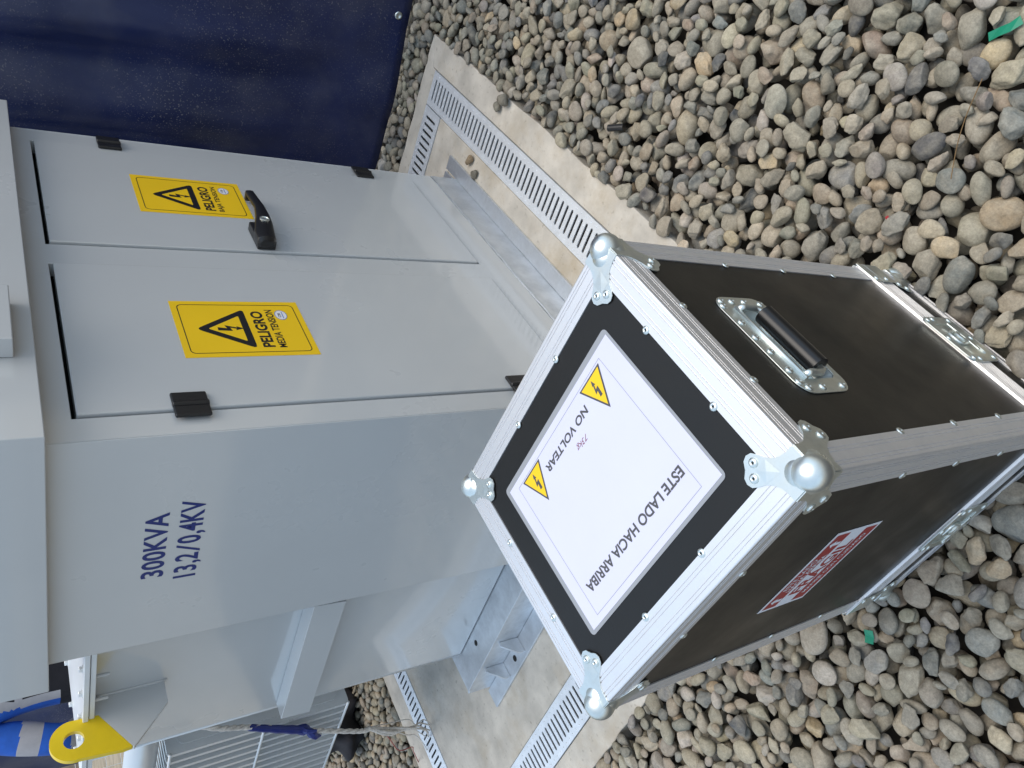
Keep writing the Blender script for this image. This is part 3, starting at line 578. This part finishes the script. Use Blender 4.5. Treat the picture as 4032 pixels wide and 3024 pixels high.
# butterfly latches
def latch(ax):
    root = empty('butterfly_latch', Matrix.Identity(4)); root.parent = fc; z0, z1 = T0 - .664, T0 - .570
    fn = (lambda p, q, t: (A + t, p, q)) if ax == 0 else (lambda p, q, t: (-p, -B - t, q)); nrm = X if ax == 0 else -Y
    m = MB(); m.ring(rrect(-.052, .050, z0, z1, .014, 4), rrect(-.036, .034, z0 + .018, z1 - .018, .008, 4), fn, .0030, .0060); m.build('latch_plate', 'zinc', root, bevel=.0006)
    m = MB(); m.prism(rrect(-.037, .035, z0 + .017, z1 - .017, .008, 4), fn, .0028, .0034); m.build('latch_dish', 'zinc', root)
    zc = (z0 + z1) / 2 - .003
    m = MB(); T = Matrix.Translation(Vector(fn(0, zc, .0036))) @ frame(nrm); m.lathe([(.0135, 0), (.0135, .005), (.012, .0065), (.006, .0068), (.0055, .0045), (.0004, .0045)], 20, T=T); m.build('latch_hub', 'zinc', root, autosm=40)
    m = MB(); m.prism([(-.030, zc - .004), (-.013, zc - .011), (.013, zc - .011), (.030, zc - .004), (.030, zc + .002), (.012, zc + .001), (-.012, zc + .001), (-.030, zc + .002)], fn, .0085, .0105); m.build('latch_wing', 'zinc', root, bevel=.0006)
    m = MB(); m.tube([fn(-.012, zc + .004, .0065), fn(-.013, zc + .017, .0062), fn(-.009, zc + .024, .006), fn(.009, zc + .024, .006), fn(.013, zc + .017, .0062), fn(.012, zc + .004, .0065)], .0024, 8); m.build('latch_hook', 'zinc', root, smooth=True)
    for p, q in ((-.044, z1 - .012), (.042, z1 - .012), (0, z1 - .0085), (-.044, z0 + .012), (.042, z0 + .012), (0, z0 + .0085), (-.046, z1 - .03), (.044, z1 - .03)): rivet(Vector(fn(p, q, .006)), nrm, root)
latch(0); latch(1)
# laminated sheet on top: right = -x, up = -y
P = Print(lambda p, q, t: (-p, -q, T0 - E_ + .0003 + t)); P.slab(rrect(-.143, .147, -.111, .1175, .006, 3), 'film', .0004)
P.poly([(-.1393, -.103), (.1397, -.103), (.1397, .113), (-.1393, .113)], 'paper', 3)
P.ring([(-.1115, -.0935), (.1205, -.0935), (.1205, .1045), (-.1115, .1045)], [(-.1110, -.0930), (.1200, -.0930), (.1200, .1040), (-.1110, .1040)], 'line', 4)
P.text('ESTE LADO HACIA ARRIBA', -.1055, .1105, .0685, .0815, 'dkgrey', 4, bold=.026); P.text('NO VOLTEAR', -.0535, .0575, -.0755, -.0645, 'dkgrey', 4, bold=.026, shear=.12)
P.text('73kg', -.0285, -.0035, -.0535, -.0445, 'pen', 4, bold=-.006, shear=.35)
warn_triangle(P, -.082, -.0905, .049, .049, .0022, 4, r=.001, bm_='dkgrey'); warn_triangle(P, .084, -.0915, .049, .049, .0022, 4, r=.001, bm_='dkgrey')
s_ = P.build('laminated_sheet', fc); s_['label'] = 'white laminated sheet reading ESTE LADO HACIA ARRIBA, NO VOLTEAR'
# fragile sticker on the -y face
P = Print(lambda p, q, t: (p, -B - .0003 - t, T0 + q)); P.slab([(-.075, -.291), (.086, -.291), (.086, -.190), (-.075, -.190)], 'white', .0003)
x0, x1 = -.070, .081
P.poly([(x0, -.2235), (x1, -.2235), (x1, -.195), (x0, -.195)], 'red', 2); P.poly([(x0, -.286), (x1, -.286), (x1, -.2585), (x0, -.2585)], 'red', 2)
P.text('FR\u00c1GIL', -.050, .060, -.2560, -.2250, 'red', 2, bold=.03); P.text('ESTE LADO', -.030, .034, -.2075, -.1985, 'white', 3, bold=.01); P.text('HACIA ARRIBA', -.036, .040, -.2205, -.2110, 'white', 3, bold=.01)
P.text('MANEJE CON CUIDADO', -.055, .068, -.2775, -.2665, 'white', 3, bold=.012)
for c in (-.054, .062): P.poly([(c - .003, -.2205), (c + .003, -.2205), (c + .003, -.208), (c + .0075, -.208), (c, -.1985), (c - .0075, -.208), (c - .003, -.208)], 'white', 3)
P.build('fragile_sticker', fc)

# ================================================================== TARPAULIN
tp = empty('blue_tarpaulin', Matrix.Translation((1.70, .6, 0))); tag(tp, 'dusty navy blue tarpaulin hanging beside the transformer', 'tarpaulin')
nu, nv = 170, 70; V = []; F = []; y0, y1, z1 = -1.6, 4.2, 2.3
def tarp_x(y, z):
    s = z / 2.3; x = 1.655 + .09 * max(0, (-.02 - y)) ** .9 * 1.9 * (1 if y < -.02 else 0) * (1 - .3 * s)
    x = min(x, 1.98)
    def fold(c, wd, amp, lean): d = (y - c - lean * z) / wd; return 1.6 * amp * min(1, .2 + z / .6) * math.exp(-d * d)
    x += fold(-.21, .05, -.030 * (.5 + s), .10) + fold(-.06, .045, .028 * (.4 + s), .06) + fold(.10, .05, -.026 * (.6 + s), .05) + fold(.24, .04, .02, .02) + fold(.42, .06, -.03 * s, -.02) + fold(-.45, .07, -.035, .05) + fold(.7, .09, .03, 0) + fold(1.2, .1, -.03, .03)
    x += min(1, .3 + z) * .012 * math.sin(y * 9 + z * 1.3) + .007 * math.sin(y * 21 - z * 2.1) + .006 * math.sin(z * 7 + y * 3); return x
for j in range(nv + 1):
    for i in range(nu + 1):
        y = y0 + (y1 - y0) * i / nu; z = .020 + .004 * math.sin(y * 5) + (z1 - .02) * (j / nv); V.append((tarp_x(y, z) - 1.70, y - .6, z))
for j in range(nv):
    for i in range(nu): a = j * (nu + 1) + i; F.append((a, a + 1, a + nu + 2, a + nu + 1))
m = MB(); m.add(V, F); sheet = m.build('tarp_sheet', 'tarp', tp, smooth=True); so_ = sheet.modifiers.new('thick', 'SOLIDIFY'); so_.thickness = .0012
gm = MB(); gm.lathe([(.0135, 0), (.0135, .0012), (.0105, .0028), (.0075, .0028), (.0065, .0006)], 22, 0); gm.lathe([(.0064, .0004), (.0002, .0005)], 16, 1); gme = gm.mesh('grommet', ['zinc', 'hole'], True)
for yy in (-1.31, -.81, -.315, .36, .86, 1.36): link('grommet', gme, tp, Matrix.Translation((tarp_x(yy, .055) - 1.70 - .0025, yy - .6, .058)) @ frame((-1, 0, 0)))
rl = MB(); rl.tube([(.06, y0 - .6, 2.31), (.06, y1 - .6, 2.31)], .024, 12); rl.build('top_rail', 'wire', tp, smooth=True)
for yy in (-1.2, .8, 2.4, 4.1): MB().tube([(.34, yy - .6, -.08), (.34, yy - .6, 2.2), (.07, yy - .6, 2.29)], .024, 12).build('support_post', 'wire', tp, smooth=True)

# ================================================================== ROPE
rp = empty('frayed_rope', Matrix.Translation((.14, 1.75, 0))); tag(rp, 'frayed pale rope with blue tape hanging behind the tank down to a grate', 'rope'); RO = Vector((.14, 1.75, 0))
def lerp_path(P, n):
    P = [Vector(p) for p in P]; out = []
    for i in range(n + 1):
        t = i / n * (len(P) - 1); k = min(int(t), len(P) - 2); u = t - k
        a = P[max(k - 1, 0)]; b = P[k]; c = P[k + 1]; d = P[min(k + 2, len(P) - 1)]
        out.append(.5 * ((2 * b) + (c - a) * u + (2 * a - 5 * b + 4 * c - d) * u * u + (3 * b - a - 3 * c + d) * u ** 3))
    return out
main = lerp_path([(.20, 1.165, 1.02), (.105, 1.168, .86), (.10, 1.222, .747), (.10, 1.318, .595), (.10, 1.366, .528), (.10, 1.461, .371), (.103, 1.475, .33)], 110)
for k in range(3):
    m = MB(); pts = []
    for i, p in enumerate(main):
        a = i * .55 + k * 2.094; pts.append(p + Vector((math.cos(a), math.sin(a) * .6, math.sin(a) * .55)) * .0042 - RO)
    m.tube(pts, .0044, 7); m.build('rope_strand', 'ropem' if k < 2 else 'ropem', rp, smooth=True)
ends = [((.157, 1.73, .006), 0), ((.139, 1.78, .006), 0), ((.15, 1.755, .004), 0), ((.131, 1.98, -.01), 1), ((.148, 1.80, .005), 0), ((.12, 1.85, .0), 0), ((.155, 1.72, .006), 0)]
for k, (e, c) in enumerate(ends):
    s = main[-1] + Vector((random.gauss(0, .003), random.gauss(0, .003), 0)); e = Vector(e); mid = [s.lerp(e, t) + Vector((random.gauss(0, .010), random.gauss(0, .010), -.035 * math.sin(t * 3.14) + random.gauss(0, .006))) for t in (.2, .4, .6, .8)]
    m = MB(); m.tube([p - RO for p in lerp_path([s] + mid + [e], 34)], [.0058 - .003 * i / 34 for i in range(35)] if k < 3 else .0018, 6); m.build('frayed_yarn', 'ropered' if c else 'ropem', rp, smooth=True)
tb = MB(); tpth = lerp_path([(.10, 1.222, .75), (.098, 1.262, .685), (.098, 1.318, .597), (.10, 1.34, .56)], 12)
tb.tube([p - RO for p in tpth], [.008, .010, .0095, .011, .010, .012, .011, .013, .012, .015, .017, .014, .011], 9); tb.tube([Vector((.10, 1.335, .565)) - RO, Vector((.088, 1.352, .548)) - RO, Vector((.086, 1.372, .535)) - RO, Vector((.09, 1.385, .515)) - RO], [.009, .014, .010, .003], 7)
tb.tube([Vector((.10, 1.325, .585)) - RO, Vector((.082, 1.315, .57)) - RO, Vector((.074, 1.312, .545)) - RO], [.010, .008, .003], 6)
tb.build('tape_wrap', 'tape', rp)

# ================================================================== GRAVEL (packed on a height map)
def project(P):
    q = P - CAMP; z = -(q @ CZ); return 512 + 26.707 / 36 * 1024 * (q @ CX) / z, 384 - 26.707 / 36 * 1024 * (q @ CY) / z, z
GX0, GX1, GY0, GY1, CELL = -1.6, 1.80, -1.6, 3.9, .003
NX, NY = int((GX1 - GX0) / CELL), int((GY1 - GY0) / CELL)
Hm = np.full((NX, NY), -.084, np.float32); Id = np.full((NX, NY), -1, np.int32)
ix = lambda x: int((x - GX0) / CELL); iy = lambda y: int((y - GY0) / CELL)
Hm[ix(PX0):ix(PX1) + 1, iy(PY0):iy(PY1) + 1] = 0.0
Mi = np.array(Mc.to_3x3()); bc = np.array(base)
def ico(sub):
    bm = bmesh.new(); bmesh.ops.create_icosphere(bm, subdivisions=sub, radius=1); V = np.array([v.co[:] for v in bm.verts]); F = np.array([[v.index for v in f.verts] for f in bm.faces]); bm.free(); return V, F
ICO = {s: ico(s) for s in (2, 3, 4)}
def rotm(n):
    q = RNG.normal(size=(n, 3)); return q
SITES = []
def sample_site():
    while True:
        x, y = RNG.uniform(GX0 + .06, GX1 - .02), RNG.uniform(GY0 + .06, GY1 - .1)
        if PX0 - .004 < x < PX1 + .004 and PY0 - .004 < y < PY1 + .004: continue
        if x > 1.75 and y > -.3: continue
        u, v, z = project(np.array([x, y, 0.]))
        if z < .25 or u < -60 or u > 1270 or v < -200 or v > 960: continue
        return x, y
stones = []
def try_place(L, nc, target):
    ax = np.array([L / 2, L / 2 * RNG.uniform(.55, .92), L / 2 * RNG.uniform(.40, .72)])
    th = RNG.uniform(0, 2 * math.pi); ti = RNG.normal(0, .42); t2 = RNG.uniform(0, 2 * math.pi)
    kx, ky = math.cos(t2), math.sin(t2); Rt = np.array(Matrix.Rotation(ti, 3, Vector((kx, ky, 0)))); Rz = np.array(Matrix.Rotation(th, 3, 'Z')); R = Rt @ Rz
    Q = R @ np.diag(1 / ax ** 2) @ R.T; ext = np.sqrt(np.diag(np.linalg.inv(Q))); nx, ny = int(ext[0] / CELL) + 1, int(ext[1] / CELL) + 1
    gx, gy = np.meshgrid(np.arange(-nx, nx + 1) * CELL, np.arange(-ny, ny + 1) * CELL, indexing='ij')
    a = Q[2, 2]; b = 2 * (Q[0, 2] * gx + Q[1, 2] * gy); c = Q[0, 0] * gx ** 2 + 2 * Q[0, 1] * gx * gy + Q[1, 1] * gy ** 2 - 1; D = b * b - 4 * a * c; ok = D > 0; sq = np.sqrt(np.where(ok, D, 0)); up = (-b + sq) / (2 * a); lo = (-b - sq) / (2 * a)
    best = None
    for _ in range(nc):
        x, y = sample_site(); i, j = ix(x), iy(y)
        if i - nx < 0 or j - ny < 0 or i + nx >= NX or j + ny >= NY: continue
        hh = Hm[i - nx:i + nx + 1, j - ny:j + ny + 1]; dd = np.where(ok, hh - lo, -9); zc = dd.max() * .62 + np.partition(dd[ok], -max(2, ok.sum() // 5))[-max(2, ok.sum() // 5)] * .38
        if best is None or zc < best[0]: best = (zc, x, y, i, j)
    if best is None: return False
    zc, x, y, i, j = best
    if zc + ext[2] > target: return False
    # keep clear of the flight case
    lp = Mi.T @ (np.array([x, y, zc + ext[2] * .7]) - bc)
    if abs(lp[0]) < A + ext[0] * .35 and abs(lp[1]) < B + ext[0] * .35 and lp[2] > -.006: return False
    hh = Hm[i - nx:i + nx + 1, j - ny:j + ny + 1]; nt_ = np.where(ok, zc + up, -9); mk = nt_ > hh; hh[mk] = nt_[mk]; Id[i - nx:i + nx + 1, j - ny:j + ny + 1][mk] = len(stones)
    stones.append((x, y, zc, ax, R, ext)); return True
for L_, n_, nc in ((.044, 15000, 2), (.050, 9000, 3), (.055, 5000, 4), (.070, 500, 6), (.053, 8000, 6), (.044, 10000, 9), (.036, 4500, 12)):
    for _ in range(n_):
        try_place(L_ * math.exp(RNG.normal(0, .20)), nc, .016 + RNG.normal(0, .004) if n_ != 15000 else -.028)
vis = np.bincount(Id[Id >= 0], minlength=len(stones))
PAL = [((.285, .258, .200), 34), ((.25, .235, .190), 30), ((.215, .212, .185), 20), ((.325, .285, .215), 11), ((.145, .153, .152), 9), ((.175, .184, .178), 11), ((.25, .205, .155), 2), ((.070, .075, .080), 2.5), ((.38, .31, .205), 3), ((.35, .33, .285), 5)]
PW = np.array([p[1] for p in PAL], float); PW /= PW.sum()
def stone_shape(V0, ax):
    V = V0.copy(); r = np.ones(len(V))
    for _ in range(5):
        d = RNG.normal(size=3); d /= np.linalg.norm(d); r += RNG.normal(0, .05) * np.sin(V @ d * RNG.uniform(1.5, 4.0) + RNG.uniform(0, 6.28))
    V = V * r[:, None]; ang = RNG.random()
    for _ in range(RNG.integers(2, 5) if ang < .5 else RNG.integers(6, 12)):
        d = RNG.normal(size=3); d /= np.linalg.norm(d); lim = RNG.uniform(.70, .93) if ang < .5 else RNG.uniform(.58, .85); s = V @ d - lim; V = V - np.outer(np.maximum(s, 0) * .92, d)
    if ang > .5:
        for _ in range(4):
            d = RNG.normal(size=3); d /= np.linalg.norm(d); V = V * (1 + .022 * np.sin(V @ d * RNG.uniform(7, 13) + RNG.uniform(0, 6)))[:, None]
    V = V / np.abs(V).max(0) * .5 + V * .5
    return V * ax
def stone_color():
    c = np.array(PAL[RNG.choice(len(PAL), p=PW)][0]); return np.clip(c * np.array([1.06, 1.0, .95]) * math.exp(RNG.normal(0, .13)) * (1 + RNG.normal(0, .022, 3)), .02, .6)
def stone_mesh(name, Vs, Fs, cols, offs):
    me = bpy.data.meshes.new(name); n = len(Vs); m = len(Fs); me.vertices.add(n); me.vertices.foreach_set('co', Vs.astype(np.float32).ravel()); me.loops.add(3 * m); me.loops.foreach_set('vertex_index', Fs.astype(np.int32).ravel()); me.polygons.add(m); me.polygons.foreach_set('loop_start', np.arange(0, 3 * m, 3, dtype=np.int32)); me.polygons.foreach_set('loop_total', np.full(m, 3, np.int32))
    me.update(calc_edges=True); a = me.attributes.new('Col', 'FLOAT_COLOR', 'POINT'); a.data.foreach_set('color', np.c_[cols, np.ones(n)].astype(np.float32).ravel()); b = me.attributes.new('Off', 'FLOAT_VECTOR', 'POINT'); b.data.foreach_set('vector', offs.astype(np.float32).ravel())
    me.materials.append(M['stone']); me.shade_smooth(); return me
# which stones show largest
cs = []
for sx in (1, -1):
    for sy in (1, -1):
        for z in (0, HB): u, v, _ = project(np.array(Matrix.Translation(base) @ Mc @ Vector((sx * A, sy * B, z)))); cs.append((u, v))
score = np.zeros(len(stones))
cpts = np.array(cs); hull_c = cpts.mean(0)
def in_case(u, v):
    # inside the outline of the case: test against the quads of its three visible faces
    def quad(ids):
        q = [cs[k] for k in ids]; s = 0
        for a_, b_ in zip(q, q[1:] + q[:1]):
            cr = (b_[0] - a_[0]) * (v - a_[1]) - (b_[1] - a_[1]) * (u - a_[0]); t = 1 if cr > 0 else -1
            if s and t != s: return False
            s = t
        return True
    return quad((1, 3, 7, 5)) or quad((0, 1, 3, 2)) or quad((2, 3, 7, 6))
for i, s in enumerate(stones):
    u, v, z = project(np.array([s[0], s[1], s[2]]))
    if vis[i] and 0 < u < 1024 and 0 < v < 768 and not in_case(u, v): score[i] = vis[i] * CELL ** 2 / z ** 2
top = set(np.argsort(-score)[:300].tolist())
bed = empty('gravel_bed', Matrix.Translation((0, 0, -.084))); tag(bed, 'bed of rounded grey and tan river stones around the pad', 'gravel', kind='structure')
gx = MB(); gx.add([(-3, -3, .003), (1.95, -3, .003), (1.95, 4.4, .003), (-3, 4.4, .003)], [(0, 1, 2, 3)]); gx.build('gap_shade_sheet', 'gap_shade', bed)  # added dark sheet: paints the shade into the gaps between stones
AV, AF, AC, AO = [], [], [], []; off = 0
for i, s in enumerate(stones):
    if vis[i] < 6: continue
    x, y, zc, ax, R, ext = s; big = i in top
    far = (x - CAMP[0]) ** 2 + (y - CAMP[1]) ** 2 > 5.5
    V0, F0 = ICO[4] if big else (ICO[2] if far else ICO[3])
    V = stone_shape(V0, ax) @ R.T; col = stone_color(); o3 = RNG.random(3)
    if big:
        me = stone_mesh('stone', V, F0, np.tile(col, (len(V), 1)), np.tile(o3, (len(V), 1))); link('stone', me, bed, Matrix.Translation((x, y, zc + .084)))
    else:
        AV.append(V + np.array([x, y, zc + .084])); AF.append(F0 + off); off += len(V); AC.append(np.tile(col, (len(V), 1))); AO.append(np.tile(o3, (len(V), 1)))
me = stone_mesh('small_stones', np.concatenate(AV), np.concatenate(AF), np.concatenate(AC), np.concatenate(AO)); o = link('small_stones', me, bed); o['kind'] = 'stuff'
print('stones', len(stones), 'shown', int((vis >= 6).sum()), 'tris', off and sum(len(f) for f in AF))
def loose_stone(label, x, y, L, col, th, ratio=(.8, .6), z=0.0):
    ax = np.array([L / 2, L / 2 * ratio[0], L / 2 * ratio[1]]); V = stone_shape(ICO[3][0], ax) @ np.array(Matrix.Rotation(th, 3, 'Z')).T; V[:, 2] -= V[:, 2].min()
    o = link('loose_stone', stone_mesh('loose_stone', V, ICO[3][1], np.tile(np.array(col), (len(V), 1)), np.tile(RNG.random(3), (len(V), 1))), None, Matrix.Translation((x, y, z))); tag(o, label, 'stone', 'stones lying on the concrete pad')
loose_stone('larger grey stone lying on the pad border at the edge of the gravel', .974, -.318, .050, (.17, .155, .125), .6)
loose_stone('smaller grey stone on the pad border, closest to the slotted grate', 1.002, -.284, .038, (.18, .17, .135), 2.2)
loose_stone('small brown stone on the pad in front of the steel channel', 1.060, -.088, .040, (.22, .145, .075), 1.2, (.6, .55))
loose_stone('flat dark grey stone leaning against the steel channel flange', 1.012, -.066, .040, (.14, .125, .10), .5, (.8, .5))

# ================================================================== LITTER
def surf(x, y): 
    i, j = ix(x), iy(y); return float(Hm[i - 3:i + 4, j - 3:j + 4].max())
def scrap(name, label, cat, pts, wd, m_, lift=.004):
    mb = MB(); P_ = [Vector((x, y, surf(x, y) + lift)) for x, y in pts]; V = []; c0 = P_[0].copy()
    for i, p in enumerate(P_):
        d = (P_[min(i + 1, len(P_) - 1)] - P_[max(i - 1, 0)]).normalized(); n = Vector((-d.y, d.x, random.uniform(-.3, .3))).normalized() * wd / 2 * random.uniform(.8, 1.15)
        V += [tuple(p - n - c0), tuple(p + n - c0 + Vector((0, 0, random.uniform(0, .003))))]
    mb.add(V, [(2 * i, 2 * i + 2, 2 * i + 3, 2 * i + 1) for i in range(len(P_) - 1)]); o = mb.build(name, m_); o.location = c0; s = o.modifiers.new('t', 'SOLIDIFY'); s.thickness = .0006; tag(o, label, cat)
scrap('tape_scrap', 'torn green tape lying on pale stones at the edge of the gravel', 'tape', [(-.262, -.940), (-.252, -.926), (-.240, -.917), (-.226, -.905)], .016, 'green', .002)
scrap('tape_scrap', 'small green plastic scrap among stones beside the fragile sticker side', 'tape', [(-.670, -.020), (-.678, -.011), (-.686, -.002)], .017, 'green', .002)
scrap('plastic_scrap', 'tiny red plastic scrap tucked between stones', 'plastic', [(-.256, -.616), (-.253, -.611)], .005, 'redscrap', -.004)
tw = MB(); tw.tube([p for p in lerp_path([(x, y, surf(x, y) + .006) for x, y in ((-.262, -.853), (-.272, -.833), (-.279, -.80), (-.288, -.765), (-.302, -.735), (-.315, -.714))], 30)], .0008, 5)
tag(tw.build('dry_stalk', 'twig', smooth=True), 'thin brown dry stalk lying across the gravel', 'dry stalk')
zt = surf(.471, -.454); th = MB(); T = Matrix.Translation((.471, -.454, zt + .006)) @ Matrix.Rotation(1.25, 4, 'Y') ; T = Matrix.Translation((.471, -.454, zt + .006)) @ Matrix.Rotation(.5, 4, 'Z') @ Matrix.Rotation(1.3, 4, 'Y')
th.lathe([(.0085, -.022), (.0085, .022), (.0068, .022), (.0065, -.018)], 14, T=T); tag(th.build('tube_offcut', 'plastic', autosm=40), 'short black plastic tube offcut lying in the gravel', 'tube')

# ================================================================== PERSON behind the transformer
def person(px, py, face):
    root = empty('person', Matrix.Translation((px, py, -.012)) @ Matrix.Rotation(face, 4, 'Z')); tag(root, 'person in blue, grey and black work clothes standing behind the transformer', 'person')
    J = {'pel': ((0, 0, .95), (.165, .115)), 'spine': ((0, .0, 1.10), (.165, .115)), 'chest': ((0, .01, 1.30), (.185, .125)), 'neck0': ((0, .01, 1.475), (.075, .07)), 'neck': ((0, .025, 1.53), (.058, .058)),
         'lh': ((.10, 0, .88), (.105, .105)), 'lk': ((.12, .02, .49), (.075, .075)), 'la': ((.125, -.01, .11), (.075, .08)), 'rh': ((-.10, 0, .88), (.105, .105)), 'rk': ((-.13, .02, .49), (.075, .075)), 'ra': ((-.14, -.01, .11), (.075, .08)),
         'ls': ((.20, .01, 1.42), (.075, .075)), 'le': ((.27, -.01, 1.14), (.062, .062)), 'lw': ((.20, .20, .98), (.042, .042)), 'rs': ((-.20, .01, 1.42), (.075, .075)), 're': ((-.29, -.02, 1.14), (.062, .062)), 'rw': ((-.22, .19, .98), (.042, .042))}
    E = [('pel', 'spine'), ('spine', 'chest'), ('chest', 'neck0'), ('neck0', 'neck'), ('pel', 'lh'), ('lh', 'lk'), ('lk', 'la'), ('pel', 'rh'), ('rh', 'rk'), ('rk', 'ra'), ('chest', 'ls'), ('ls', 'le'), ('le', 'lw'), ('chest', 'rs'), ('rs', 're'), ('re', 'rw')]
    keys = list(J); me = bpy.data.meshes.new('body'); me.from_pydata([J[k][0] for k in keys], [(keys.index(a), keys.index(b)) for a, b in E], []); o = bpy.data.objects.new('body_tmp', me); COL.objects.link(o)
    sk = o.modifiers.new('skin', 'SKIN'); sub = o.modifiers.new('sub', 'SUBSURF'); sub.levels = 4
    for i, k in enumerate(keys): me.skin_vertices[0].data[i].radius = J[k][1]; me.skin_vertices[0].data[i].use_root = (k == 'pel')
    dg = bpy.context.evaluated_depsgraph_get(); ev = o.evaluated_get(dg); bme_ = bpy.data.meshes.new_from_object(ev); bpy.data.objects.remove(o)
    for n in ('cblack', 'cblue', 'cgrey', 'skin'): bme_.materials.append(M[n])
    for p in bme_.polygons:
        c = p.center; arm = abs(c.x) > .165 and c.z > .9; k = 0
        if c.z > 1.505: k = 3
        elif arm: k = 2 if 1.20 + .25 * (abs(c.x) - .2) < c.z < 1.275 + .25 * (abs(c.x) - .2) or 1.06 < c.z < 1.12 else 1
        elif c.z > 1.40: k = 1
        elif c.x < -.10 and c.z > 1.14: k = 2 if c.x > -.135 else 1
        elif .0 < c.x < .045 and 1.17 < c.z < 1.23: k = 2
        p.material_index = k
    bme_.shade_smooth(); bme_.name = 'body'; link('body', bme_, root)
    # head with face, hair
    hm = MB(); hm.sphere((0, .035, 1.635), .1, 24, 18, 0, (.78, .98, 1.18)); hm.sphere((0, .135, 1.615), .016, 10, 8, 0, (.8, 1.1, 1.4)); hm.sphere((.078, .03, 1.625), .022, 10, 8, 0, (.4, .8, 1.3)); hm.sphere((-.078, .03, 1.625), .022, 10, 8, 0, (.4, .8, 1.3))
    hm.sphere((.03, .118, 1.645), .011, 10, 8, 1); hm.sphere((-.03, .118, 1.645), .011, 10, 8, 1); hm.sphere((0, .122, 1.578), .018, 10, 6, 2, (1.2, .5, .28)); hm.build('head', ['skin', 'hair', 'redscrap'], root, smooth=True)
    hr_ = MB(); hr_.sphere((0, .018, 1.66), .106, 24, 16, 0, (.80, .98, 1.08)); hr_.build('hair', 'hair', root, smooth=True)
    for s in (1, -1):
        hw = MB(); w0 = Vector((.20 if s > 0 else -.22, .20 if s > 0 else .19, .98)); hw.sphere(w0 + Vector((0, .045, -.02)), .04, 12, 8, 0, (.5, 1.05, .8))
        for f in range(4): b = w0 + Vector((-.006 * s + 0, .08, -.005 - .014 * f)); hw.tube([b, b + Vector((-.008 * s, .028, -.008)), b + Vector((-.022 * s, .042 - .003 * f, -.024))], [.009, .0085, .006], 7)
        b = w0 + Vector((-.012 * s, .035, .006)); hw.tube([b, b + Vector((-.018 * s, .022, .006)), b + Vector((-.026 * s, .044, -.002))], [.010, .009, .006], 7); hw.build('hand', 'skin', root, smooth=True)
        bx = .125 if s > 0 else -.14; bt = MB(); bt.tube([(bx, -.02, .26), (bx, -.02, .15), (bx, -.01, .08)], [.068, .062, .06], 14); bt.sphere((bx, .05, .055), .06, 16, 10, 0, (.85, 2.2, .85)); bt.box(bx - .05, bx + .05, -.075, .165, .0, .02); bt.build('boot', 'boot', root, smooth=True)
person(1.09, 2.23, -.54)

bag = MB(); bV, bF = ICO[4]; bV = bV.copy()
for k in range(14):
    d = RNG.normal(size=3); d /= np.linalg.norm(d); bV = bV * (1 + .05 * np.sin(bV @ d * RNG.uniform(3, 11) + RNG.uniform(0, 6)))[:, None]
bV = bV * np.array([.17, .13, .115]); bV[:, 2] = np.maximum(bV[:, 2], -.085) + .085
bag.add([tuple(v) for v in bV], [tuple(f) for f in bF]); bo = bag.build('cloth_bag', 'cblack', smooth=True); bo.location = (.60, 2.43, .0); bo.rotation_euler = (0, 0, .6); tag(bo, 'crumpled black cloth bag on the gravel below the radiator fins', 'bag')
# ================================================================== FAR FENCE, BANK, RIDGE
fe = empty('mesh_fence', Matrix.Translation((2.5, 7.0, -.085))); tag(fe, 'pale wire mesh fence with wooden posts beyond the transformer', 'fence')
for i in range(5): MB().tube([(-4 + i * 2.4, .03, 0), (-4 + i * 2.4, .03, 1.75)], .045, 10).build('post', 'wood', fe, smooth=True)
mw = MB()
for i in range(70): x = -4 + i * .14; mw.tube([(x, 0, .05), (x, 0, 1.7)], .003, 4)
for i in range(14): mw.tube([(-4, .004, .06 + i * .125), (5.7, .004, .06 + i * .125)], .003, 4)
o = mw.build('wire_mesh', 'wire', fe); o['kind'] = 'stuff'
MB().tube([(-4, -.01, .84), (5.7, -.01, .84)], .022, 8).build('rail', 'wire', fe, smooth=True)
def strip_hill(name, label, cat, y, z0, z1, m_, amp, x0=-400, x1=600, depth=40, n=120):
    mb = MB(); V = []
    for i in range(n + 1):
        x = x0 + (x1 - x0) * i / n; h = z1 + amp * (math.sin(i * .7) + math.sin(i * 1.9 + 1) * .6 + random.uniform(-.5, .5)); V += [(x, y, z0), (x, y + depth * .3, h * .8), (x, y + depth * .6, h), (x, y + depth, z0)]
    mb.add(V, [(4 * i + k, 4 * i + 4 + k, 4 * i + 5 + k, 4 * i + 1 + k) for i in range(n) for k in range(3)]); tag(mb.build(name, m_, smooth=True), label, cat, kind='structure')
strip_hill('earth_bank', 'low dark earth bank beyond the fence', 'bank', 22, -.2, .75, 'bank', .06, -60, 90, 8)
strip_hill('far_ridge', 'hazy grey ridge on the horizon', 'ridge', 500, -2, 14, 'ridge', 1.2, -1200, 1800, 150)
